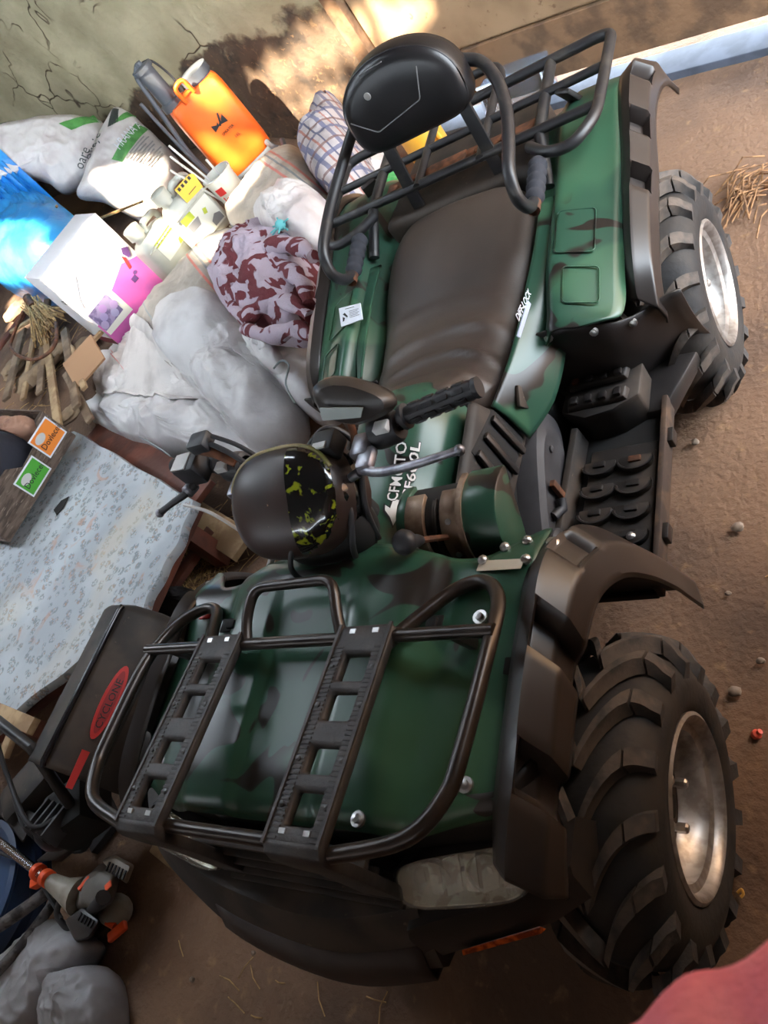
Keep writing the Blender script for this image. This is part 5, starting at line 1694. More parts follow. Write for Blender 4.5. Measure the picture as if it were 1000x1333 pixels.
cl = one(mound([tp_(x, y, TH * .75) for x, y in ((.62, .20), (.80, .06), (.96, .10), (.96, .28), (.94, .40), (.70, .40), (.55, .34))], .07, 55, 2.2, .03, 9, .008, base=.10), 'brown_cloth', mat('tan_knit', (150, 112, 92), .9, c2=(120, 88, 72), scale=10, bump=.4), 'tan pleated cloth tucked in the tray behind the orange label', 'clothes')

# ================================================================ left side: boards, rubble, table with oilcloth
M_WOOD = mat('grey_weathered_wood', (140, 118, 96), .85, c2=(104, 84, 66), scale=9, stretch=(1, 1, 1), bump=.35, bscale=40)
M_WOOD2 = mat('pale_split_wood', (176, 148, 112), .8, c2=(142, 114, 84), scale=12, bump=.3, bscale=40)
M_WOODR = mat('red_brown_board', (112, 62, 46), .6, c2=(84, 48, 38), scale=7, bump=.2, bscale=40)
M_CLOD = mat('dried_clay', (146, 122, 96), .95, c2=(112, 92, 72), scale=9, bump=.6, bscale=30)
def board(a, b_, w, h, m, label, name='plank', group='loose boards by the fruit tray'):
    o = MB().bar(a, b_, w, h).build(name, m, bevel=.004)
    return tag(o, label, 'board', group)
for a, b_, w, m, lb in (
        ((-3.029,1.939,0.36), (-3.462,2.774,0.44), .055, M_WOOD, 'long grey lath running from the fruit tray up to the straw whisk'),
        ((-2.596,1.596,0.36), (-3.315,2.494,0.42), .05, M_WOOD2, 'pale split lath ending just behind the tan cloth in the tray'),
        ((-2.46,1.671,0.38), (-2.967,2.326,0.43), .05, M_WOOD, 'grey lath beside the pale split one, nearer the carton'),
        ((-2.689,1.96,0.42), (-2.554,2.214,0.4), .035, M_WOOD2, 'thin pale stave pointing at the corner of the white and pink carton'),
        ((-3.327,1.947,0.4), (-3.556,2.532,0.44), .06, M_WOOD, 'grey board behind the back panel of the fruit tray'),
        ((-3.818,2.365,0.44), (-3.654,2.907,0.44), .07, M_WOODR, 'reddish rail at the picture edge under the blue bag'),
        ((-2.479,1.795,0.38), (-2.821,2.165,0.41), .035, M_WOOD2, 'short pale stave beside the cardboard scrap'),
        ((-2.362,1.597,0.33), (-2.783,1.991,0.38), .045, M_WOOD, 'short grey lath ending at the corner of the flowered oilcloth'),
        ((-3.68,2.546,0.46), (-3.286,2.579,0.46), .03, M_WOOD2, 'sunlit pale stave crossing under the wire hoop'),
        ((-3.18,1.93,0.37), (-3.378,2.422,0.42), .04, M_WOOD2, 'pale stave lying inside the curve of the wire hoop')):
    board(a, b_, w, .02, m, lb)
tag(MB().prism([(0, 0), (.26, -.03), (.30, .17), (.04, .21)], (-2.562,1.817,0.37), V(.55, .62, .1), V(-.65, .55, .35), V(.004, -.004, .012)).build('cardboard_scrap', mat('brown_cardboard', (164, 126, 94), .8), smooth=0), 'torn scrap of brown cardboard beside the red-striped sack', 'cardboard')
for k, (px, r, lb) in enumerate((
        ((-3.269,2.123,0.36), .13, 'flat lump of dried clay just behind the fruit tray'),
        ((-3.098,2.236,0.37), .12, 'lump of dried clay below the wire hoop'),
        ((-3.551,2.279,0.38), .11, 'lump of dried clay at the edge beside the tray'),
        ((-2.824,2.219,0.35), .10, 'lump of dried clay next to the carton foot'),
        ((-2.621,1.703,0.33), .08, 'small clay lump by the oilcloth corner'),
        ((-3.959,2.872,0.42), .12, 'sunlit clay lump under the blue bag'))):
    c = V(px)
    o = MB().ball(c, (r, r * .8, r * .32), 14, 9, lambda d, k=k: 1 + .35 * noise.noise(d * 2 + V(k * 3, 0, 0))).build('clay_clod', M_CLOD, smooth=40)
    tag(o, lb, 'clay', 'lumps of dried clay')
# bucket-like hoop and a straw whisk
hc = [(-3.439,2.336,0.5), (-3.343,2.243,0.5), (-3.175,2.139,0.5), (-2.958,2.045,0.5), (-2.821,2.043,0.5), (-2.8,2.124,0.5), (-2.938,2.311,0.5)]
tag(MB().tube(spline([(-3.339,2.5,0.56)] + hc, 6), .010, 8).build('wire_hoop', M_RUST, smooth=60), 'dark curved rod arching over the rubble by the blue bag', 'rod')
rt = thing('straw_whisk', 'short straw whisk lying in the sun beside the wire hoop', 'whisk', (-3.393,2.619,0.42))
st_ = MB()
random.seed(5)
for k in range(70):
    a = V((-3.425,2.636,0.52)) + V(random.uniform(-.05, .05), random.uniform(-.05, .05), random.uniform(-.03, .03))
    e = V((-3.153,2.385,0.44)) + V(random.uniform(-.12, .12), random.uniform(-.12, .12), random.uniform(-.02, .06))
    st_.bar(a, e, .006, .006)
M_STRAW = mat('straw', (196, 158, 104), .8, c2=(150, 116, 76), scale=30)
so = st_.build('straws', M_STRAW, rt, smooth=0)
so['kind'] = 'stuff'
MB().tube([(-3.461,2.677,0.54), (-3.371,2.591,0.51)], .03, 10).build('binding', M_RUST, rt, smooth=40)
tag(MB().bar((-3.614,3.341,0.6), (-3.168,3.134,0.75), .012, .012).build('bamboo_stick', M_STRAW), 'thin straw-coloured stick standing up behind the blue bag', 'stick')
tag(MB().bar((-3.194,3.31,0.5), (-2.616,3.14,0.52), .012, .012).build('bamboo_stick', M_STRAW), 'thin straw-coloured stick lying between the feed sack and the pink box', 'stick')

# oilcloth spread over a low board table
TZ = .27
def fl_mat():
    m = mat('floral_oilcloth', (176, 182, 186), .5, c2=(156, 162, 168), scale=2.5, bump=.12, bscale=30)
    nt = m.node_tree
    N, L = nt.nodes, nt.links
    bs = N['Principled BSDF']
    cur = bs.inputs['Base Color'].links[0].from_socket
    tc = N.new('ShaderNodeTexCoord')
    def nzt(sc, det, dist, lo, hi):
        n = N.new('ShaderNodeTexNoise')
        n.inputs['Scale'].default_value = sc
        n.inputs['Detail'].default_value = det
        n.inputs['Distortion'].default_value = dist
        L.new(tc.outputs['Object'], n.inputs['Vector'])
        r = N.new('ShaderNodeMapRange')
        r.inputs[1].default_value, r.inputs[2].default_value = lo, hi
        L.new(n.outputs[0], r.inputs[0])
        return r.outputs[0]
    def mul(a, b_):
        n = N.new('ShaderNodeMath')
        n.operation = 'MULTIPLY'
        L.new(a, n.inputs[0])
        if isinstance(b_, float):
            n.inputs[1].default_value = b_
        else:
            L.new(b_, n.inputs[1])
        return n.outputs[0]
    def over(f, c):
        nonlocal cur
        x = N.new('ShaderNodeMix')
        x.data_type = 'RGBA'
        L.new(f, x.inputs[0])
        L.new(cur, x.inputs[6])
        x.inputs[7].default_value = lin(c) + (1,)
        cur = x.outputs[2]
    vo = N.new('ShaderNodeTexVoronoi')
    vo.inputs['Scale'].default_value = 24
    L.new(tc.outputs['Object'], vo.inputs['Vector'])
    r = N.new('ShaderNodeMapRange')
    r.inputs[1].default_value, r.inputs[2].default_value = .50, .38
    L.new(vo.outputs[0], r.inputs[0])
    over(mul(mul(r.outputs[0], nzt(75, 2, .8, .46, .52)), .9), (116, 126, 130))
    over(mul(mul(r.outputs[0], nzt(60, 2, 1.2, .56, .62)), .8), (150, 122, 104))
    over(mul(nzt(5.5, 3, 1.5, .63, .69), .55), (176, 128, 96))
    over(mul(nzt(2.1, 4, .6, .54, .72), .5), (196, 184, 160))
    L.new(cur, bs.inputs['Base Color'])
    return m
M_FLO = fl_mat()
tq = [V((-2.57,1.606,0.27)), V((-1.352,0.981,0.27)), V((-1.396,0.536,0.27)), V((-2.22,-0.064,0.27)), V((-4.894,1.682,0.27))]
tc_ = [V((-2.57,1.606,0.27)), V((-1.352,0.981,0.27)), V((-1.407,0.524,0.27)), V((-3.383,0.408,0.27))]
rt = thing('low_table', 'low board table under the flowered oilcloth', 'table', (sum(p.x for p in tq) / 5, sum(p.y for p in tq) / 5, 0))
e0 = (tq[1] - tq[0]).normalized()
poly = [tq[0], tq[1], tq[2] + V(.0, 0, 0), tq[3], tq[4]]
b = MB()
n_ = len(poly)
b.add([p - V(0, 0, .012) for p in poly] + [p - V(0, 0, .05) for p in poly], [tuple(range(n_)), tuple(reversed(range(n_, 2 * n_)))] + [(i, n_ + i, n_ + (i + 1) % n_, (i + 1) % n_) for i in range(n_)])
b.build('table_top', M_WOODR, rt, bevel=.004)
for p in (tq[0].lerp(tq[2], .1), tq[1].lerp(tq[3], .08), tq[2].lerp(tq[4], .1), tq[3].lerp(tq[1], .2), tq[4].lerp(tq[2], .2)):
    MB().box((p.x, p.y, .105), (.07, .07, .23)).build('leg', M_WOODR, rt, bevel=.004)
# oilcloth as a draped sheet with a ragged drop along the near side
cen = sum(poly, V(0, 0, 0)) / n_
edge = []
for i in range(n_):
    for k in range(24):
        edge.append(poly[i].lerp(poly[(i + 1) % n_], k / 24))
rings = []
for i in range(31):
    r = i / 30
    row = []
    for k, p in enumerate(edge):
        q = cen + (p - cen) * r * (1.012 + .006 * math.sin(k * .8))
        h = .010 + .030 * abs(noise.noise(q * 1.6 + V(3, 1, 0))) + .040 * max(0, noise.noise(V(q.x * 3.1 - q.y * 2.2, 0, q.y * .6)))
        h += .016 * smooth01(.90, 1, r) * (.6 + noise.noise(q * 3))
        row.append(q + V(0, 0, h))
    rings.append(row)
rings.append([p + V((p - cen).x * .012, (p - cen).y * .012, -.03) for p in rings[-1]])
cl = MB().loft(rings).build('oilcloth', M_FLO, smooth=60, solid=.002)
tag(cl, 'pale flowered oilcloth with brown stains spread over the low table', 'tablecloth')
hole_ = (-2.349,1.097,0.305)
tag(MB().prism([(0, 0), (.05, .02), (.10, .0), (.06, -.05), (.02, -.06)], hole_, V(.8, .6, 0), V(-.6, .8, 0), V(0, 0, .002)).build('black_scrap', M_CHAS, smooth=0), 'tiny black scrap lying on the flowered oilcloth', 'scrap')
board((-2.614,1.729,0.17), (-1.468,1.11,0.17), .13, .03, M_WOODR, 'long red-brown board between the oilcloth and the white sacks', 'plank', None)
board((-1.619,1.089,0.1), (-1.253,0.901,0.06), .13, .03, M_WOOD2, 'short pale board end below the handlebar lever, past the oilcloth', 'plank', None)
board((-1.676,0.648,0.05), (-1.447,0.987,0.09), .06, .03, M_WOODR, 'narrow red-brown batten along the torn oilcloth edge', 'plank', None)
tag(MB().tube([(-1.598,0.692,0.03), (-1.595,0.914,0.05)], .006, 6).build('thin_rod', M_DEC), 'thin pale rod lying in the straw beyond the front rack', 'rod')
board((-2.047,0.154,0.3), (-1.741,0.097,0.3), .06, .03, M_WOOD2, 'pale batten lying across the oilcloth corner by the tiller hood', 'plank', None)
board((-1.905,-0.006,0.27), (-1.866,0.126,0.3), .05, .025, M_WOOD2, 'short pale stick crossing the batten near the tiller hood', 'plank', None)

# ---------------------------------------------------------------- tiller with a long black hood
rt = thing('motor_tiller', 'black motor tiller with a long ridged hood and red oval badge beside the quad', 'tiller', (-1.951,0.249,0))
HA, HB_ = V((-1.147,0.41,0.5)), V((-1.215,-0.084,0.5))
ax_ = (HB_ - HA)
hl = ax_.length
ax_.normalize()
sd = V(0, 0, 1).cross(ax_).normalized()
if sd.x < 0:
    sd = -sd
def hp(t, x, z):
    return HA + ax_ * (t * hl) + sd * x + V(0, 0, z)
sec = [(-.165, -.085), (-.160, -.05), (-.140, -.010), (-.10, .004), (-.05, .008), (-.012, .008), (.004, .0), (.05, -.075), (.115, -.19)]
rings = []
for t in (-.10, -.09, -.065, -.03, .0, .25, .5, .75, .97, 1.0):
    k = 1 - .12 * max(0, -.0 - t) * 10 * .4
    dz = -.10 * max(0, (-.055 - t) / .045) - .025 * max(0, -t / .1)
    rings.append([hp(t, x * k, z + dz * (1 if z > -.15 else 0)) for x, z in sec])
hd = MB().loft(rings, wrap=False).build('hood', M_BLKD, rt, smooth=40, solid=.004)
MB().tube([hp(-.02, -.014, .010), hp(.01, -.012, .016), hp(.97, -.012, .016), hp(1.0, -.012, .010)], .009, 10).build('hood_ridge', mat('polished_black', (30, 30, 34), .22), rt, smooth=60)
MB().box(hp(.5, 0, -.28), (.16, .42, .34), Matrix.Rotation(math.atan2(-ax_.x, ax_.y), 3, 'Z')).build('tiller_frame', M_CHAS, rt, bevel=.02)
MB().tube([hp(.25, -.12, -.40), hp(.25, .12, -.40)], .10, 24).build('tiller_wheel', M_RUB, rt, bevel=.01, smooth=40)
sn_ = (sd * .87 + V(0, 0, .49)).normalized()
def badge(pts, m, name, d):
    return MB().prism(pts, hp(.5, .044, -.062), ax_, (hp(.5, .004, 0) - hp(.5, .05, -.075)).normalized(), sn_ * d).build(name, m, rt, smooth=0)
bo = .02
badge([(bo + .115 * math.cos(t * PI / 12), .026 * math.sin(t * PI / 12)) for t in range(24)], M_RED, 'badge', .008)
badge([(bo + .098 * math.cos(t * PI / 12), .017 * math.sin(t * PI / 12)) for t in range(24)], mat('dark_red_badge', (150, 30, 34), .5), 'badge_field', .0085)
vv = (hp(.5, .004, 0) - hp(.5, .05, -.075)).normalized()
text('lettering', 'CYCLONE', .029, hp(.5, .044, -.062) + ax_ * (bo + .082) + sn_ * .0095 - vv * .010, -ax_, -vv * -1.0, M_INK, rt, squash=1.15)
badge([(.17, -.012), (.28, -.012), (.28, .008), (.17, .012)], M_RED, 'badge_strip', .008)
# handle bar, bracket, fan cover, mud flap
MB().tube([(-1.619,0.065,0.55), (-1.351,-0.027,0.5), (-1.343,-0.143,0.3)], .018, 10).build('handle_tube', M_TUBE2, rt, smooth=60)
MB().tube(spline([(-1.627,0.032,0.5), (-1.552,-0.101,0.42), (-1.412,-0.226,0.36), (-1.372,-0.173,0.3)], 6), .008, 8).build('cable', M_GRIP, rt, smooth=60)
c_ = V((-1.4,-0.151,0.28))
for k in range(4):
    MB().bar(c_ + sd * (-.06 + .035 * k), c_ + sd * (-.06 + .035 * k) + ax_ * .10 + V(0, 0, .03), .010, .07).build('cooling_fin', M_GREYC, rt, bevel=.002)
MB().box(c_ - V(0, 0, .05), (.18, .16, .14), Matrix.Rotation(.6, 3, 'Z')).build('engine_block', M_CHAS, rt, bevel=.02)
MB().ball(V((-1.488,-0.197,0.22)), (.09, .08, .07), 18, 12).build('fan_cover', M_BLK, rt, smooth=180)
MB().loft([[V(p) for p in [(-1.811,-0.227,0.12),(-1.653,-0.274,0.12),(-1.688,-0.302,0.12)]], [V(p) for p in [(-1.68,-0.189,0.17),(-1.483,-0.22,0.17),(-1.604,-0.3,0.17)]], [V(p) for p in [(-1.44,-0.144,0.17),(-1.355,-0.189,0.17),(-1.517,-0.295,0.17)]], [V(p) for p in [(-1.404,-0.174,0.15),(-1.373,-0.195,0.15),(-1.503,-0.293,0.15)]]], wrap=False).build('mud_flap', M_BLKD, rt, solid=.012, smooth=60)
MB().box(V((-1.754,-0.061,0.16)), (.30, .16, .16), Matrix.Rotation(.9, 3, 'Z')).build('gear_case', M_BLKD, rt, bevel=.03)
MB().box(V((-1.498,-0.227,0.24)), (.04, .03, .02)).build('clip', M_NUT, rt, bevel=.004)
MB().tube(spline([(-1.75,-0.139,0.25), (-1.688,-0.222,0.2), (-1.657,-0.245,0.1), (-1.509,-0.237,0.08), (-1.517,-0.126,0.08)], 6), .010, 8).build('cable', M_GRIP, rt, smooth=60)
MB().bar((-1.462,0.041,0.18), (-1.349,0.176,0.22), .05, .02).build('side_shield', mat('blue_grey_steel', (110, 122, 150), .4, metal=.5), rt, bevel=.002)
MB().tube(spline([(-1.366,0.026,0.2), (-1.323,0.039,0.22), (-1.317,0.041,0.2), (-1.339,0.021,0.18)], 5), .008, 8).build('red_hook', M_RED, rt, smooth=60)
MB().loft([[(-2.141,-0.172,0.06),(-2.081,-0.109,0.06),(-1.887,-0.151,0.06),(-1.904,-0.26,0.06)], [(-1.868,-0.192,0.2),(-1.819,-0.141,0.2),(-1.667,-0.17,0.2),(-1.681,-0.261,0.2)]], cap=True).build('skid_box', M_BLKD, rt, bevel=.01)
one(mound([(-1.748,0.687,0.05),(-1.649,0.731,0.05),(-1.486,0.734,0.05),(-1.366,0.691,0.05),(-1.392,0.654,0.05),(-1.567,0.667,0.05),(-1.651,0.646,0.05)], .07, 61, 2, .03, 8, .01), 'black_rag', mat('black_cloth', (30, 28, 30), .9, bump=.4), 'crumpled black rag on the floor at the end of the tiller hood', 'rag')

# ---------------------------------------------------------------- brush cutter engine
M_SIL = mat('polished_tube', (210, 206, 206), .18, metal=.95)
M_EG = mat('grey_engine_plastic', (112, 108, 102), .5, c2=(96, 92, 86), scale=12)
M_EGL = mat('pale_grey_plastic', (156, 148, 134), .55, c2=(128, 120, 106), scale=12)
M_ORG = mat('orange_plastic', (232, 84, 36), .45)
rt = thing('brush_cutter', 'brush cutter with a polished shaft, orange clamp and grey engine on the floor', 'brush cutter', (-1.423,-0.433,0))
def q_(px):
    return V(px)
MB().tube([(-2.082,-0.22,0.2), (-1.5,-0.348,0.19)], .016, 14).build('shaft', M_SIL, rt, smooth=60)
MB().tube([(-1.972,-0.298,0.19), (-1.602,-0.32,0.19), (-1.508,-0.393,0.15), (-1.436,-0.445,0.12)], .006, 8).build('cable', M_GRIP, rt, smooth=60)
for a, b_ in (((-1.554,-0.336,0.19), (-1.532,-0.34,0.19)), ((-1.496,-0.347,0.19), (-1.471,-0.351,0.19))):
    MB().tube([a, b_], .028, 14).build('clamp', M_ORG, rt, bevel=.003, smooth=40)
MB().box(V((-1.554,-0.364,0.17)), (.05, .03, .03), Matrix.Rotation(.5, 3, 'Z')).build('clamp_lug', M_ORG, rt, bevel=.004)
MB().tube([(-1.485,-0.353,0.18), (-1.417,-0.368,0.16), (-1.358,-0.374,0.14)], [.024, .036, .058], 16).build('clutch_housing', M_EGL, rt, smooth=60)
MB().loft([[(-1.508,-0.339,0.05),(-1.437,-0.264,0.05),(-1.32,-0.279,0.05),(-1.3,-0.375,0.05),(-1.381,-0.425,0.05),(-1.496,-0.43,0.05)], [(-1.372,-0.333,0.15),(-1.299,-0.284,0.15),(-1.198,-0.294,0.15),(-1.184,-0.365,0.15),(-1.249,-0.408,0.15),(-1.347,-0.405,0.15)], [(-1.287,-0.34,0.19),(-1.236,-0.299,0.19),(-1.169,-0.308,0.19),(-1.16,-0.357,0.19),(-1.208,-0.388,0.19),(-1.272,-0.385,0.19)]], cap=True).build('engine_cowl', M_EG, rt, bevel=.012, seg=3)
MB().loft([[(-1.371,-0.263,0.1),(-1.313,-0.238,0.1),(-1.199,-0.257,0.1),(-1.203,-0.315,0.1),(-1.276,-0.298,0.1)], [(-1.271,-0.271,0.165),(-1.221,-0.252,0.165),(-1.135,-0.268,0.165),(-1.141,-0.308,0.165),(-1.193,-0.297,0.165)]], cap=True).build('muffler_cover', M_EGL, rt, bevel=.008)
mo = [(-1.233,-0.267,0.169), (-1.144,-0.281,0.169)]
for k in range(6):
    p = V(mo[0]).lerp(V(mo[1]), k / 5)
    MB().bar(p, p + (V((-1.235,-0.294,0.169)) - V((-1.233,-0.267,0.169))), .006, .004).build('vent_slot', M_INK, rt)
MB().loft([[(-1.54,-0.454,0.02),(-1.471,-0.403,0.02),(-1.37,-0.429,0.02),(-1.386,-0.48,0.02),(-1.453,-0.503,0.02)], [(-1.346,-0.447,0.17),(-1.282,-0.399,0.17),(-1.182,-0.422,0.17),(-1.203,-0.47,0.17),(-1.258,-0.491,0.17)]], cap=True).build('air_filter_cover', M_BLK, rt, bevel=.010, seg=3)
for k in range(5):
    p = V((-1.273,-0.416,0.174)).lerp(V((-1.204,-0.426,0.174)), k / 4)
    MB().bar(p, p + (V((-1.278,-0.437,0.174)) - V((-1.273,-0.416,0.174))), .006, .004).build('vent_slot', M_INK, rt)
MB().tube([(-1.266,-0.406,0.15), (-1.189,-0.382,0.19), (-1.151,-0.364,0.21)], [.014, .018, .022], 12).build('starter_knob', M_GRIP, rt, smooth=60)
MB().bar((-1.254,-0.465,0.06), (-1.199,-0.417,0.06), .030, .018).build('pull_handle', M_ORG, rt, bevel=.005)
MB().tube([(-1.245,-0.43,0.06), (-1.275,-0.423,0.07)], .012, 10).build('pull_boss', M_ORG, rt, smooth=60)
MB().ball(V((-1.284,-0.388,0.05)), (.06, .05, .05), 16, 10).build('fuel_tank', M_EGL, rt, smooth=180)
MB().box(V((-1.166,-0.332,0.195)), (.025, .02, .003), Matrix.Rotation(.8, 3, 'Z')).build('emblem', M_ORG, rt)
MB().bar((-1.319,-0.359,0.178), (-1.298,-0.32,0.172), .012, .01).build('red_stripe', M_ORG, rt)
MB().tube(fillet([(-1.434,-0.399,0.15), (-1.46,-0.439,0.13), (-1.423,-0.468,0.1), (-1.416,-0.459,0.08)], .03), .010, 8).build('fuel_hose', M_GREYC, rt, smooth=60)

# blue drum, sticks, grey sacks at the left edge
M_DRUM = mat('blue_steel_drum', (36, 62, 96), .5, c2=(26, 46, 74), scale=6, c3=(110, 116, 120), s3=40, m3=(.68, .76))
MB_ = MB().lathe([(.26, 0), (.26, .02), (.25, .03), (.25, .06), (.258, .07), (.25, .08), (.25, .13), (.262, .14), (.262, .15), (.24, .155), (.235, .14), (.0005, .14)], V(-1.98, -.46, 0), (0, 0, 1), 48)
tag(MB_.build('steel_drum', M_DRUM, smooth=40), 'low blue steel drum standing at the edge next to the sticks', 'drum')
M_BARK = mat('peeling_bark', (96, 92, 90), .9, c2=(54, 50, 50), scale=30, mix=(.42, .58), bump=.6, bscale=60)
SB = 'grey bark-covered stick leaning across the floor by the blue drum'
tag(MB().tube(spline([(-1.679,-0.545,0.2), (-1.575,-0.46,0.18), (-1.533,-0.377,0.13)], 5), .020, 10).build('stick', M_BARK, smooth=60), 'flaking bark stick passing under the brush cutter clamp', 'stick')
tag(MB().tube(spline([(-1.636,-0.67,0.16), (-1.568,-0.539,0.13), (-1.561,-0.403,0.08)], 5), .017, 10).build('stick', M_BARK, smooth=60), 'darker bark stick between the blue drum and the grey sack', 'stick')
rt = thing('sack', 'flat grey woven sack spread under the brush cutter engine', 'sack', (-1.601,-0.64,0))
mound([(-1.543,-0.45,0.05),(-1.458,-0.46,0.05),(-1.353,-0.479,0.05),(-1.311,-0.494,0.05),(-1.352,-0.564,0.05),(-1.401,-0.622,0.05),(-1.425,-0.692,0.05),(-1.472,-0.762,0.05),(-1.656,-0.809,0.05),(-1.822,-0.731,0.05),(-1.775,-0.651,0.05),(-1.677,-0.562,0.05),(-1.606,-0.487,0.05)], .07, 71, 3, .03, 5, .008).build('sack_body', M_PPG, rt, smooth=70)
rt = thing('sack', 'small crumpled grey sack with an open mouth in front of the flat one', 'sack', (-1.349,-0.635,0))
mound([(-1.425,-0.589,0.05),(-1.352,-0.564,0.05),(-1.265,-0.54,0.05),(-1.18,-0.566,0.05),(-1.143,-0.602,0.05),(-1.102,-0.678,0.05),(-1.226,-0.714,0.05),(-1.386,-0.744,0.05),(-1.406,-0.672,0.05)], .08, 73, 2.4, .04, 7, .008).build('sack_body', M_PPG, rt, smooth=70)
MB().lathe([(.035, 0), (.032, .10), (.024, .10), (.022, .02), (.0005, .02)], (-1.26,-0.67,0.08), (V((-1.165,-0.63,0.13)) - V((-1.26,-0.67,0.08))), 14).build('sack_mouth', M_PPG, rt, smooth=60)
for k, (a, b_) in enumerate((((-2.249,-0.125,0.02), (-1.874,-0.248,0.02)), ((-2.208,-0.239,0.02), (-1.902,-0.277,0.02)), ((-1.684,-0.067,0.01), (-1.507,-0.183,0.01)))):
    board(a, b_, .14, .03, mat('dark_board_%d' % k, (58, 52, 50), .85, c2=(40, 36, 36), scale=9), ('dark dirty board under the tiller fan cover, at the picture edge', 'dark dirty board beside the brush cutter shaft', 'dark dirty board under the tiller mud flap, nearest the quad')[k], 'plank', 'dark boards under the tiller')
board((-1.222,-0.184,0.03), (-1.089,-0.229,0.01), .05, .03, M_WOOD2, 'pale chip of wood on the floor below the front rack', 'wood_chip', None)

# ---------------------------------------------------------------- behind the quad
M_CLR = mat('clear_plastic', (176, 190, 206), .12, trans=.75, coat=.3)
p0, p1 = V((-0.602,3.271,0)), V((-0.211,3.18,0))
bb = MB()
bx = [V((-0.546,3.297,0.05)), V((-0.216,3.193,0.05)), V((-0.163,3.118,0.24)), V((-0.473,3.182,0.24))]
rt = thing('clear_box', 'clear plastic box standing on the door sill behind the rear rack', 'box', (bx[0] + bx[1]) / 2)
n = WN * .12
MB().hexa([p - n * .0 for p in bx], [p - n for p in bx]).build('box_body', M_CLR, rt, bevel=.01)
MB().tube([p - n for p in bx], .008, 8, closed=True).build('box_rim', mat('pale_rim', (206, 216, 226), .3), rt)
jb = V((-0.861,3.065,0))
rt = thing('yellow_jug', 'yellow plastic jug on the floor behind the backrest', 'jug', jb)
MB().lathe([(.085, 0), (.10, .01), (.10, .20), (.085, .25), (.04, .28), (.035, .31), (.0005, .31)], jb, (0, 0, 1), 24).build('jug_body', mat('yellow_plastic', (230, 166, 50), .45), rt, smooth=40)
MB().tube(fillet([jb + V(.0, -.03, .29), jb + V(.09, -.05, .30), jb + V(.11, -.06, .14)], .04), .014, 8).build('jug_handle', bpy.data.materials['yellow_plastic'], rt, smooth=60)

# ---------------------------------------------------------------- floor litter
M_STONE = mat('dusty_stone', (140, 122, 106), .9, c2=(110, 94, 80), scale=20, bump=.4)
for k, (px, r, lb) in enumerate((
        ((0.535,0.758,0.01), .016, 'largest pale pebble on the bare floor beside the footboard'),
        ((0.526,0.327,0.01), .015, 'pebble lying just outside the top of the front tyre'),
        ((0.512,0.575,0.01), .008, 'small pebble beyond the tip of the front fender flare'),
        ((0.422,1.05,0.01), .012, 'pebble on the floor just in front of the rear tyre'),
        ((0.582,0.399,0.01), .010, 'pebble at the picture edge level with the front tyre top'),
        ((-0.907,-0.505,0.01), .010, 'pebble on the dark floor right of the small grey sack'),
        ((-0.706,-0.405,0.01), .008, 'small pebble on the floor below the bumper'))):
    c = V(px)
    o = MB().ball(c, (r, r * .8, r * .55), 10, 7, lambda d, k=k: 1 + .4 * noise.noise(d * 1.6 + V(k, 0, 0))).build('pebble', M_STONE, smooth=40)
    tag(o, lb, 'stone', 'pebbles on the earth floor')
tag(MB().lathe([(.010, 0), (.011, .010), (.006, .014), (.006, .022), (.0005, .022)], (0.566,0.23,0), (.6, .2, .6), 12).build('bottle_cap', mat('orange_red_cap', (226, 88, 66), .4), smooth=40), 'tiny orange-red bottle cap on the floor beside the front tyre', 'cap')
tag(MB().tube(spline([(0.532,-0.092,0.006), (0.54,-0.085,0.008), (0.543,-0.093,0.006), (0.538,-0.099,0.006)], 4), .003, 6).build('yellow_ring', mat('yellow_bit', (206, 150, 60), .5)), 'tiny yellow loop of plastic on the floor near the pink finger', 'ring')
random.seed(11)
def straw(b, x, y, L, a):
    z = heap(x, y) + .004
    d = V(math.cos(a), math.sin(a), 0) * L / 2
    s_ = V(-math.sin(a), math.cos(a), 0) * random.uniform(-.2, .2) * L
    b.tube([V(x, y, z) - d, V(x, y, z + .004) + s_ * .5, V(x, y, z) + d], .0018, 4)
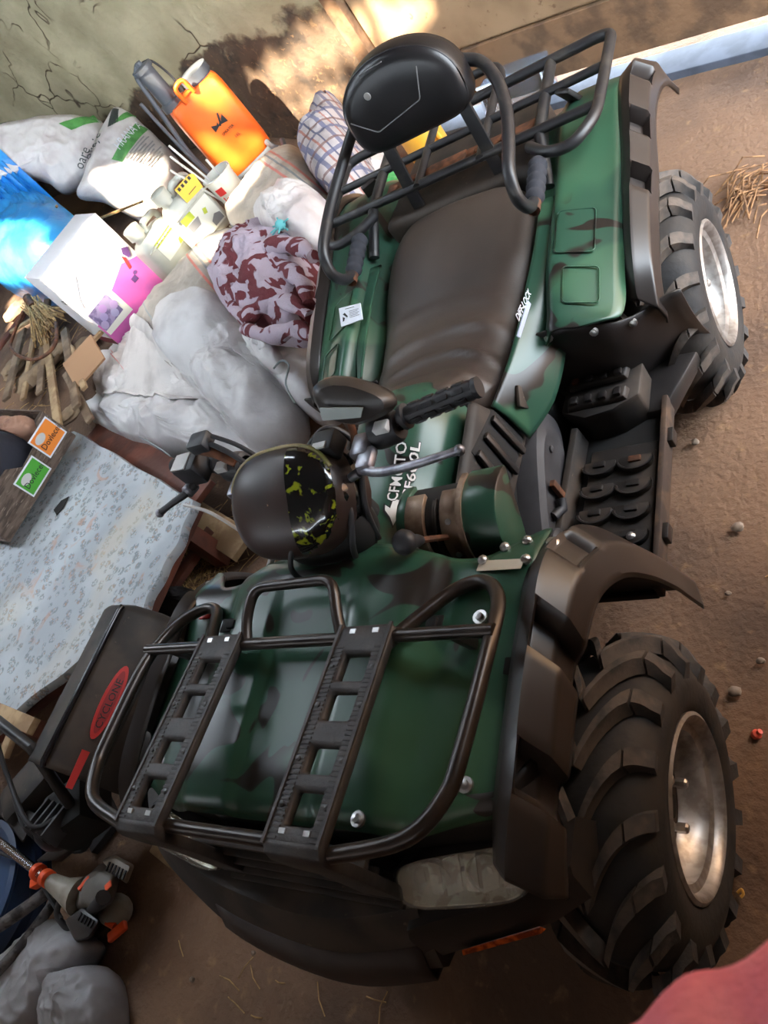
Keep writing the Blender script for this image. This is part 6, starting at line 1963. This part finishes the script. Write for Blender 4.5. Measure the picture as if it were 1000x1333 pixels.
def litter(n, gen, lo, hi, label):
    b = MB()
    for k in range(n):
        x, y = gen()
        straw(b, x, y, random.uniform(lo, hi), random.uniform(0, PI))
    o = b.build('straw_litter', M_STRAW, smooth=0, origin=(b.v[0].x, b.v[0].y, 0))
    tag(o, label, 'straw', kind='stuff')
c1, c2_ = V((-1.618,0.871,0)), V((-3.186,2.226,0.36))
litter(80, lambda: (random.uniform(.62, 1.5), random.uniform(-.2, 2.6)), .03, .12, 'stray straws on the bare floor beside the wheels')
litter(36, lambda: (random.uniform(-1.1, .5), random.uniform(-.85, -.42)), .02, .09, 'stray straws on the dark floor below the bumper')
litter(220, lambda: (c1.x + random.gauss(.05, .12), c1.y + random.gauss(0, .12)), .05, .2, 'chaff and straw between the oilcloth and the quad')
litter(90, lambda: (c2_.x + random.gauss(0, .3), c2_.y + random.gauss(0, .2)), .06, .25, 'straw strewn over the boards behind the fruit tray')
b = MB()
for k in range(46):
    c = V((0.577,2,0.02)) + V(random.gauss(0, .045), random.gauss(0, .06), 0)
    a = random.gauss(.9, .7)
    d = V(math.cos(a), math.sin(a), 0) * random.uniform(.04, .11)
    b.tube([c - d, c + V(0, 0, random.uniform(.01, .05)), c + d], .003, 5)
o = b.build('twig_litter', mat('dry_twigs', (150, 110, 74), .9, c2=(104, 74, 50), scale=40), smooth=0, origin=(0.572,2.027,0))
tag(o, 'small heap of dry twigs on the floor beyond the rear tyre', 'twigs', kind='stuff')

# finger over the lens, built as a thick fleecy roll in the near corner
M_FINGER = mat('rose_finger', (248, 140, 146), .95, c2=(238, 124, 134), scale=22, bump=.35, bscale=200)
sl = spline([(0.957,-0.381,1.38), (0.923,-0.4,1.38), (0.892,-0.42,1.37), (0.864,-0.448,1.35), (0.827,-0.502,1.3)], 8)
b = MB()
b.tube(sl, [.064 + .0025 * math.sin(i * .7) for i in range(len(sl))], 28)
o = b.build('lens_finger', M_FINGER, smooth=70)
tag(o, 'rose pink finger, built as a thick roll, over the near corner of the view', 'sleeve')
